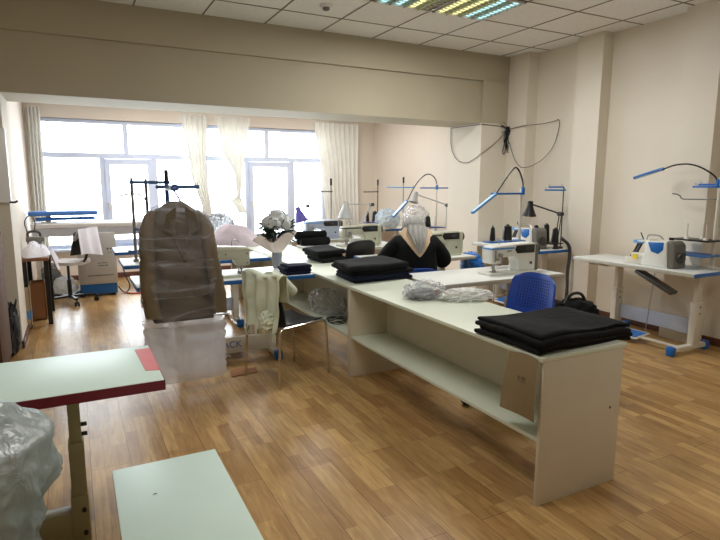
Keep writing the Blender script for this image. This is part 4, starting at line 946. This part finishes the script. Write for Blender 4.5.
# ------------------------------------------------------------------ side desk at left with white cloth, boxes, iron
t = thing('side_desk', 'brown desk with black legs against the left wall', 'desk', (0, 0, 0))
bx(AL + 0.005, 6.66, 0.70, -0.27, 7.5, 0.735, bev=0.003).build('desk_top', WOODD, t)
for (x, y) in ((-0.30, 6.74), (-0.30, 7.42), (-0.50, 6.74), (-0.50, 7.42)): bx(x - 0.022, y - 0.022, 0, x + 0.022, y + 0.022, 0.70).build('leg', BLACK, t)
cloth_heap('cloth_pile', 'white cloth heaped on the brown desk at left', (-0.40, 7.03, TZ), 0.155, 0.36, 0.12, WHTC, 6)
o = MB().grid(lambda u, v: Vector((-0.262 + 0.06 * v + 0.012 * math.sin(u * 14), 6.95 + 0.4 * u + 0.02 * v, 0.755 - 0.2 * v - 0.05 * math.sin(u * 5) * v)), 24, 14, 0.006).build('hanging_cloth', WHTC, ang=1.3)
tag(o, 'white cloth hanging off the right end of the brown desk', 'cloth')
t = thing('steam_iron', 'grey steam iron with looping black cord on the far end of the brown desk', 'iron', (-0.42, 7.42, TZ))
MB().prism([(-0.09, -0.05), (0.02, -0.055), (0.1, 0.0), (0.02, 0.055), (-0.09, 0.05)], 0.1, 0.16, 'z', bev=0.012).box(-0.08, -0.045, 0, 0.07, 0.045, 0.1, bev=0.01).build('iron_body', GREY, t)
MB().tube([(-0.07, 0, 0.155), (-0.07, 0, 0.22), (0.05, 0, 0.22), (0.06, 0, 0.155)], 0.014, smooth=2).build('handle', GREYD, t)
MB().tube([(-0.07, 0, 0.21), (-0.1, 0, 0.34), (-0.03, 0, 0.42), (0.02, 0, 0.34), (0.0, 0.03, 0.23)], 0.006, smooth=2).build('cord', BLACK, t)
def tallbox(label, x0, y0, x1, y1, h, m, tape=None):
    t = thing('cardboard_box', label, 'box', ((x0 + x1) / 2, (y0 + y1) / 2, 0))
    a, b = (x1 - x0) / 2, (y1 - y0) / 2; w = 0.006
    MB().box(-a, -b, 0.001, a, b, 0.012).box(-a, -b, 0, -a + w, b, h).box(a - w, -b, 0, a, b, h).box(-a, -b, 0, a, -b + w, h).box(-a, b - w, 0, a, b, h).build('box_shell', m, t)
    if tape: bx(-a - .001, -b - 0.0015, tape[0], a + 0.001, b + 0.001, tape[1]).build('blue_band', BLUEL, t)
    bx(-a + w, -b + w, h * 0.6, a - w, b - w, h * 0.75).build('contents', BLKC, t)
tallbox('tall brown open box beside the desk leg', -0.49, 6.98, -0.345, 7.2, 0.42, CARD)
tallbox('tall pale box with a blue band nearest the left pier', -0.555, 6.6, -0.47, 6.78, 0.44, CARDL, (0.1, 0.19))
for i, (c, r, lab) in enumerate((((-0.16, 8.28, 0), (0.13, 0.12, 0.14), 'white plastic bag on the floor behind the office chair'), ((-0.34, 8.52, 0), (0.13, 0.12, 0.2), 'greyish plastic bag on the floor under the ironing table'))):
    o = MB().ball((0, 0, r[2] * .93), r, 4, 0.22, 2.5, flat=-r[2] * 0.92, ridge=True, seed=50 + i).build('plastic_bag', FILMW if i == 0 else FILMG); place(o, c); tag(o, lab, 'plastic bag')

# ------------------------------------------------------------------ office chairs
def swivel(label, loc, rz, seat_m, back_m, zs=0.47, grp=None, back=True, holes=False, base_m=BLACK, R_=0.27, a0=0.3, bh=0.32):
    """faces +y locally"""
    t = thing('office_chair', label, 'chair', loc, rz, grp)
    MB().cyl((0, 0, 0.1), (0, 0, 0.3), 0.025, seg=12).cyl((0, 0, 0.28), (0, 0, zs - 0.03), 0.016, seg=12).build('gas_lift', base_m, t)
    m = MB()
    for k in range(5):
        a = a0 + k * 2 * PI / 5; m.box(0.02, -0.02, 0.075, R_, 0.02, 0.105, bev=0.008, M=Matrix.Rotation(a, 4, 'Z'))
    b = m.build('star_base', base_m, t)
    for k in range(5):
        a = a0 + k * 2 * PI / 5; x, y = R_ * math.cos(a), R_ * math.sin(a); n = Vector((-math.sin(a), math.cos(a), 0)) 
        mm = MB()
        for s in (-1, 1): mm.cyl(Vector((x, y, 0.03)) + n * s * 0.008, Vector((x, y, 0.03)) + n * s * 0.024, 0.03, seg=14)
        mm.cyl((x, y, 0.03), (x, y, 0.08), 0.008, seg=8); mm.build('caster', base_m, b)
    MB().grid(lambda u, v: Vector(((u - 0.5) * 0.43 * (1 - 0.1 * abs(2 * v - 1) ** 3), (v - 0.5) * 0.42 * (1 - 0.1 * abs(2 * u - 1) ** 3), zs + 0.012 * (2 * u - 1) ** 2)), 16, 16, 0.035).build('seat', seat_m, t)
    if back:
        def bf(u, v):
            w = 0.41 * (1 - 0.10 * v * v - 0.12 * max(0, v - 0.8) * 5 * abs(2 * u - 1))
            return Vector(((u - 0.5) * w, -0.21 - 0.06 * v + 0.05 * (2 * u - 1) ** 2, zs + 0.1 + bh * v - 0.03 * max(0, v - 0.9) * 10 * abs(2 * u - 1) ** 3))
        MB().grid(bf, 18, 16, 0.014).build('backrest', back_m, t)
        if holes:
            m = MB()
            for i in range(3, 16):
                for j in range(4, 15):
                    p = bf(i / 18, j / 16); q = bf(i / 18 + 0.012, j / 16 + 0.03)
                    m.box(p.x - 0.004, p.y - 0.016, p.z - 0.006, p.x + 0.004, p.y + 0.016, p.z + 0.006)
            o = m.build('perforation', mat('deep_blue', rgb(10, 30, 90), 0.6), t)
        MB().tube([(0, -0.05, zs - 0.02), (0, -0.19, zs - 0.015), (0, -0.245, zs + 0.05), (0, -0.26, zs + 0.2)], 0.016, smooth=1).build('back_strut', base_m, t)
    return t
CHB = mat('blue_chair_plastic', rgb(36, 76, 172), 0.4, var=0.05)
swivel('blue perforated office chair tucked behind the near counter', (2.63, 2.83, 0), math.radians(95), CHB, CHB, 0.475, None, True, True, R_=0.31, a0=math.radians(70))
swivel('blue office chair in which the seated woman sits', (2.91, 4.47, 0), -0.35, CHB, CHB, 0.44, bh=0.20)
swivel('black office chair in front of the greenish machine', (2.83, 5.72, 0), 0.12, BLACK, BLACK, 0.47)
oc = swivel('office chair with pale cushion and white cloth over its back by the window', (-0.11, 7.85, 0), math.radians(62), mat('pale_cushion', rgb(196, 190, 188), 0.8, var=0.15, vscale=14), GREYC, 0.53, R_=0.30, a0=0.1)
o = MB().grid(lambda u, v: Vector(((u - 0.5) * (0.46 + 0.05 * v), -0.285 + (0.08 if v < 0.3 else -0.05 * (v - 0.3)) * (1 if v >= 0.3 else (0.3 - v) / 0.3) + 0.02 * math.sin(u * 12) * v, 0.96 - (abs(v - 0.3) * 0.5) + 0.05 * math.sin(u * 3 + 1) * max(0, v - 0.3))), 26, 26, 0.006).build('white_cloth', WHTC, ang=1.3)
place(o, (-0.11, 7.85, 0), math.radians(62)); tag(o, 'white cloth draped over the office chair back by the window', 'cloth')
# stool with black bag behind the near stack
t = thing('stool', 'low stool behind the black garment stack', 'stool', (3.28, 2.86, 0))
MB().cyl((0, 0, 0.41), (0, 0, 0.44), 0.18, seg=24).build('seat', WOODB, t)
for k in range(4):
    a = PI / 4 + k * PI / 2; MB().cyl((0.12 * math.cos(a), 0.12 * math.sin(a), 0.41), (0.17 * math.cos(a), 0.17 * math.sin(a), 0), 0.014, seg=8).build('leg', WOODB, t)
t = thing('black_bag', 'slouched black bag on the stool behind the black garment stack', 'bag', (3.28, 2.86, 0.44))
MB().ball((0, 0, 0.11), (0.17, 0.13, 0.115), 4, 0.2, 2.5, flat=-0.108, ridge=True, seed=61).build('bag_body', BLKC, t)
MB().tube([(-0.12, 0, 0.18), (-0.08, 0, 0.27), (0.06, 0, 0.28), (0.12, 0, 0.17)], 0.012, smooth=2).build('strap', BLACK, t)

# ------------------------------------------------------------------ left edge: brown cabinet, panel, bag
t = thing('brown_cabinet', 'low brown wooden cabinet at the left edge of the photo', 'cabinet', (0, 0, 0))
bx(-1.25, 4.75, 0.06, -0.565, 5.45, 1.14, bev=0.004).build('carcass', WOODB, t)
bx(-1.24, 4.77, 0.0, -0.58, 5.43, 0.06).build('plinth', GREYD, t)
bx(-0.564, 4.77, 0.08, -0.548, 5.43, 1.12, bev=0.003).build('door', WOODB, t)
t = thing('wall_board', 'white framed board fixed on the left pier', 'board', (-0.558, BY, 0))
bx(-0.1, -0.05, 1.34, 0.075, -0.001, 1.98, bev=0.006).build('board_panel', mat('bright_white', rgb(246, 247, 250), 0.3, var=0.01), t)
MB().tube([(0.06, -0.04, 1.345), (0.1, -0.05, 1.34), (0.125, -0.05, 1.355)], 0.009, smooth=1).build('hook', GREYD, t)
t = thing('shoulder_bag', 'grey bag slumped between the brown cabinet and the left pier', 'bag', (-0.56, 5.63, 0))
MB().ball((0, 0, 0.24), (0.06, 0.13, 0.22), 4, 0.2, 2.5, flat=-0.235, ridge=True, seed=71).build('bag_body', GREYC, t)
MB().tube([(0.03, -0.06, 0.4), (0.06, -0.03, 0.5), (0.055, 0.05, 0.5), (0.03, 0.08, 0.38)], 0.008, smooth=2).build('strap', BLACK, t)

# ------------------------------------------------------------------ cables on the wall
t = thing('cable_bundle', 'tangled black cable bundle hanging in the corner beside the pier', 'cable', (5.185, 5.79, 2.2))
m = MB(); R = random.Random(9)
for k in range(13):
    a = R.uniform(-0.12, 0.12); b = R.uniform(-0.1, 0.1); l = R.uniform(0.12, 0.36)
    m.tube([(R.uniform(-.02, .02), -0.01, 0.03), (a * 0.8, -0.02 - R.uniform(0, .03), -l * 0.4), (a * 1.2, -0.02, -l), (a * 0.6 + b * 0.5, -0.03, -l - 0.03), (b, -0.02, -l * 0.5), (R.uniform(-.02, .02), -0.015, 0.0)], 0.0055, seg=6, smooth=2)
for k in range(9):
    a = R.uniform(0, 2 * PI); m.tube([(0, -0.01, 0.02), (0.09 * math.cos(a), -0.02, 0.02 + 0.06 * math.sin(a)), (R.uniform(0.12, .2) * math.cos(a), -0.012, 0.03 + 0.1 * math.sin(a))], 0.004, seg=5, smooth=1)
m.ball((0, -0.02, 0.0), (0.05, 0.025, 0.05), 3, 0.4, 3, ridge=True, seed=2)
m.build('tangle', BLACK, t)
WIRE = mat('grey_wire', rgb(58, 54, 50), 0.5)
o = MB().tube([(4.737, 6.45, 2.275), (4.737, 6.1, 2.272), (4.735, 5.83, 2.27), (4.735, 5.797, 2.27), (4.77, 5.797, 2.27), (5.0, 5.797, 2.262), (5.16, 5.79, 2.24)], 0.0042, seg=6).tube([(4.735, 6.45, 2.275), (4.733, 6.44, 2.0), (4.733, 6.3, 1.83), (4.733, 6.08, 1.78), (4.732, 5.88, 1.85), (4.728, 5.82, 1.88), (4.726, 5.79, 1.895), (4.76, 5.785, 1.91), (4.80, 5.79, 1.93), (5.0, 5.795, 2.06), (5.14, 5.79, 2.2)], 0.0042, seg=6, smooth=1).build('loose_cable', WIRE)
tag(o, 'thin cable looping down over the pier left of the cable bundle', 'cable', 'thin cable loops')
o = MB().tube([(5.16, 5.79, 2.22), (5.158, 5.6, 2.235), (5.156, 5.46, 2.245), (5.16, 5.43, 2.247), (5.25, 5.3, 2.25), (5.325, 5.14, 2.275), (5.325, 5.06, 2.30), (5.325, 5.05, 2.2), (5.322, 5.12, 1.97), (5.28, 5.24, 1.82), (5.20, 5.38, 1.73), (5.152, 5.44, 1.72), (5.152, 5.52, 1.73), (5.155, 5.64, 1.85), (5.158, 5.74, 2.06)], 0.0042, seg=6, smooth=1).build('loose_cable', WIRE)
tag(o, 'thin cable looping over the right wall beside the cable bundle', 'cable', 'thin cable loops')
for (x, y0, y1, lab) in ((5.05, 4.62, 4.62, 'dark corrugated cable hose hanging from the corner sewing table'),):
    o = MB().tube([(4.98, 4.605, 0.9), (5.1, 4.59, 0.82), (5.12, 4.585, 0.7), (5.09, 4.585, 0.5), (5.11, 4.585, 0.3), (5.1, 4.6, 0.05)], 0.02, smooth=2).build('cable_hose', GREYD); tag(o, lab, 'cable hose')

# ------------------------------------------------------------------ seated woman seen from behind
def skin(verts, edges, name, m, parent=None, lv=2):
    me = bpy.data.meshes.new(name); me.from_pydata([v[0] for v in verts], edges, [])
    o = bpy.data.objects.new(name, me); COL.objects.link(o)
    md = o.modifiers.new('s', 'SKIN'); sl = me.skin_vertices[0].data
    for i, v in enumerate(verts): r = v[1]; sl[i].radius = r if isinstance(r, tuple) else (r, r); sl[i].use_root = (i == 0)
    md.use_smooth_shade = True
    sb = o.modifiers.new('u', 'SUBSURF'); sb.levels = lv; sb.render_levels = lv
    dg = bpy.context.evaluated_depsgraph_get(); dg.update()
    nm = bpy.data.meshes.new_from_object(o.evaluated_get(dg)); o.modifiers.clear(); o.data = nm; bpy.data.meshes.remove(me)
    nm.name = name; nm.materials.clear(); nm.materials.append(m)
    for p in nm.polygons: p.use_smooth = True
    if parent: o.parent = parent
    return o
PX, PY, PR = 2.91, 4.47, -0.38
pw = thing('person', 'seated woman seen from behind in black jacket and grey headscarf, hands at a machine', 'person', (PX, PY, 0), PR)
V = [((0, 0, 0.54), (0.15, 0.11)), ((0, 0.0, 0.70), (0.125, 0.095)), ((0, 0.03, 0.86), (0.14, 0.10)), ((0, 0.05, 0.96), (0.10, 0.075)), ((0, 0.075, 1.02), 0.05), ((0, 0.105, 1.07), 0.06),
     ((0, 0.13, 1.12), (0.078, 0.095)), ((0, 0.13, 1.175), (0.066, 0.08)), ((0, 0.235, 1.10), 0.012)]
Ed = [(0, 1), (1, 2), (2, 3), (3, 4), (4, 5), (5, 6), (6, 7), (6, 8)]
for s in (-1, 1):
    b = len(V)
    V += [((s * 0.16, 0.05, 0.935), 0.062), ((s * 0.27, 0.10, 0.78), 0.048), ((s * 0.20, 0.26, 0.77), 0.038), ((s * 0.15, 0.345, 0.785), 0.027), ((s * 0.135, 0.395, 0.785), (0.032, 0.018))]
    Ed += [(3, b), (b, b + 1), (b + 1, b + 2), (b + 2, b + 3), (b + 3, b + 4)]
    for k, (dx, ln) in enumerate(((-0.030, 0.058), (-0.011, 0.07), (0.009, 0.066), (0.028, 0.05))):
        c = len(V); x0 = s * 0.135 - dx * s
        V += [((x0, 0.425, 0.787), 0.010), ((x0 - s * 0.002, 0.425 + ln * 0.55, 0.785), 0.009), ((x0 - s * 0.004, 0.425 + ln, 0.772), 0.0075)]
        Ed += [(b + 4, c), (c, c + 1), (c + 1, c + 2)]
    c = len(V); V += [((s * 0.105, 0.385, 0.782), 0.011), ((s * 0.085, 0.415, 0.775), 0.009)]; Ed += [(b + 4, c), (c, c + 1)]
    c = len(V)
    V += [((s * 0.095, 0.02, 0.53), 0.10), ((s * 0.12, 0.40, 0.51), 0.068), ((s * 0.12, 0.42, 0.28), 0.052), ((s * 0.12, 0.40, 0.09), 0.036), ((s * 0.125, 0.44, 0.045), 0.038), ((s * 0.13, 0.56, 0.032), 0.03)]
    Ed += [(0, c), (c, c + 1), (c + 1, c + 2), (c + 2, c + 3), (c + 3, c + 4), (c + 4, c + 5)]
body = skin(V, Ed, 'body', SKIN, pw)
V = [((0, 0, 0.58), (0.23, 0.15)), ((0, 0.0, 0.70), (0.235, 0.14)), ((0, 0.025, 0.84), (0.225, 0.14)), ((0, 0.045, 0.955), (0.16, 0.10)), ((0, 0.065, 1.005), (0.085, 0.075))]
Ed = [(0, 1), (1, 2), (2, 3), (3, 4)]
for s in (-1, 1):
    b = len(V); V += [((s * 0.165, 0.05, 0.945), 0.088), ((s * 0.25, 0.075, 0.85), 0.095), ((s * 0.32, 0.10, 0.745), 0.09), ((s * 0.23, 0.25, 0.772), 0.056), ((s * 0.17, 0.325, 0.785), 0.045)]
    Ed += [(3, b), (b, b + 1), (b + 1, b + 2), (b + 2, b + 3), (b + 3, b + 4)]
skin(V, Ed, 'jacket', BLKC, pw)
V = [((0, 0, 0.54), (0.18, 0.13))]; Ed = []
for s in (-1, 1):
    c = len(V); V += [((s * 0.10, 0.03, 0.53), 0.12), ((s * 0.12, 0.41, 0.51), 0.085), ((s * 0.12, 0.425, 0.28), 0.066), ((s * 0.12, 0.405, 0.09), 0.055)]
    Ed += [(0, c), (c, c + 1), (c + 1, c + 2), (c + 2, c + 3)]
skin(V, Ed, 'trousers', NAVC, pw)
for s in (-1, 1):
    MB().ball((s * 0.13, 0.49, 0.042), (0.045, 0.12, 0.042), 3, flat=-0.036).build('shoe', BLACK, pw)
    MB().ball((s * 0.03, 0.222, 1.135), 0.011, 2).build('eye', WHITEP, pw)
def scarf_head(u, v):   # shell around the head, open toward the face (+y)
    a = (u - 0.5) * 2 * (PI * 0.78) - PI / 2   # around the back
    ph = v * 2.35                               # from crown down
    r = 0.108 + 0.004 * math.sin(u * 40)
    x = r * math.sin(ph) * math.cos(a); y = r * 1.16 * math.sin(ph) * math.sin(a); z = 0.112 * math.cos(ph)
    if ph > PI / 2:
        k = 0.9; x = r * k * (1 - 0.18 * (ph - PI / 2)) * math.cos(a) * 1.11; y = r * 1.16 * (1 - 0.2 * (ph - PI / 2)) * math.sin(a); z = -0.135 * (ph - PI / 2)
    return Vector((x, 0.125 + y, 1.10 + z))
sf = MB().grid(scarf_head, 44, 22, 0.006).build('headscarf', SCARF, pw, ang=1.3)
def scarf_tail(u, v, w=1.0):
    hw = ((0.105 + 0.055 * math.sin(min(1, v / 0.3) * PI / 2)) * (1 - max(0, v - 0.2) / 0.8) ** 0.85 + 0.006) * w
    x = (u - 0.5) * 2 * hw + 0.015 * v
    z = 1.10 - 0.27 * v
    y = 0.005 - 0.075 * math.sin(min(1, v * 1.5) * PI / 2) - 0.02 * v + 0.10 * (x / 0.16) ** 2 * (1 - 0.5 * v)
    return Vector((x, y - 0.03 - 0.006 * math.sin(u * 25) * (1 - v), z))
MB().grid(lambda u, v: scarf_tail(u, v, 1.0) + Vector((0, 0.006, 0.0)), 26, 22, 0.004).build('scarf_border', BEIGE, sf, label='beige border of the headscarf')
MB().grid(lambda u, v: scarf_tail(u, v * 0.97, 0.62 + 0.3 * max(0, 0.3 - v)) + Vector((0, -0.004, 0.03)), 26, 22, 0.004).build('scarf_tail', SCARF, sf)

# small things at her table's end
o = MB().grid(lambda u, v: heap(u, min(v, .97), 0, 0, 0.09, 0.07, 0.05, 14), 30, 12, closeu=True)
bmesh.ops.holes_fill(o.bm, edges=[e for e in o.bm.edges if len(e.link_faces) == 1], sides=0)
o = o.build('blue_cloth', BLUEL, ang=1.3); place(o, (3.78, 5.15, TZ)); tag(o, 'blue cloth scrap on the end of the seated woman\'s table', 'cloth')
t = thing('fabric_scissors', 'black-handled scissors beside the blue cloth scrap', 'scissors', (3.74, 5.02, TZ + 0.012))
MB().tube([(0, 0, 0), (0.12, 0.02, 0)], 0.004).tube([(0, 0.02, 0), (0.12, 0, 0)], 0.004).build('blade', STEEL, t)
MB().tube([(0.03 * math.cos(a) - .03, 0.018 * math.sin(a) + .03, 0) for a in [k * PI / 5 for k in range(11)]], 0.005).tube([(0.03 * math.cos(a) - .03, 0.018 * math.sin(a) - .015, 0) for a in [k * PI / 5 for k in range(11)]], 0.005).build('handle', BLACK, t)
t = thing('blue_bag', 'blue plastic bag hanging from the right end of the seated woman\'s table', 'plastic bag', (4.0, 4.98, 0.60))
MB().ball((0, 0, 0), (0.085, 0.16, 0.13), 4, 0.2, 2.6, ridge=True, seed=81).build('bag_body', BLUE, t)
MB().tube([(-0.03, -0.06, 0.1), (-0.09, -0.04, 0.14), (-0.1, 0.0, 0.145), (-0.09, 0.04, 0.14), (-0.03, 0.06, 0.1)], 0.008, smooth=1).build('handle', BLUE, t)
# ------------------------------------------------------------------ light
w = bpy.data.worlds.new('world'); sc.world = w; w.use_nodes = True
wn = w.node_tree.nodes; bg = wn['Background']
bg.inputs['Color'].default_value = (0.84, 0.93, 1.0, 1); bg.inputs['Strength'].default_value = 7.5
def area(name, loc, rot, sx, sy, e, col=(1, 1, 1), portal=False):
    l = bpy.data.lights.new(name, 'AREA'); l.shape = 'RECTANGLE'; l.size = sx; l.size_y = sy; l.energy = e; l.color = col
    if portal: l.cycles.is_portal = True
    o = bpy.data.objects.new(name, l); COL.objects.link(o); o.location = loc; o.rotation_euler = rot; return o
area('window_portal', ((WX0 + WX1) / 2, WY + 0.18, (WZ0 + WZ1) / 2), (-PI / 2, 0, 0), WX1 - WX0, WZ1 - WZ0, 1, portal=True)
for (x, y, z, e) in ((3.14, 4.34, CH, 30), (0.6, 2.4, CH, 17), (3.2, 0.4, CH, 11), (1.3, 8.2, AC, 24), (3.7, 8.2, AC, 22)):  # first lamp serves the louvred pair; the rest are unseen added fill
    area('lamp_and_fill', (x, y, z - 0.05), (0, 0, 0), 1.15, 0.55, e, (1.0, 0.98, 0.95))
sc.view_settings.view_transform = 'Standard'; sc.view_settings.look = 'None'; sc.view_settings.exposure = 0.75
sc.cycles.max_bounces = 10; sc.cycles.diffuse_bounces = 5; sc.cycles.transparent_max_bounces = 24; sc.cycles.sample_clamp_indirect = 8
sc.cycles.caustics_reflective = False; sc.cycles.caustics_refractive = False
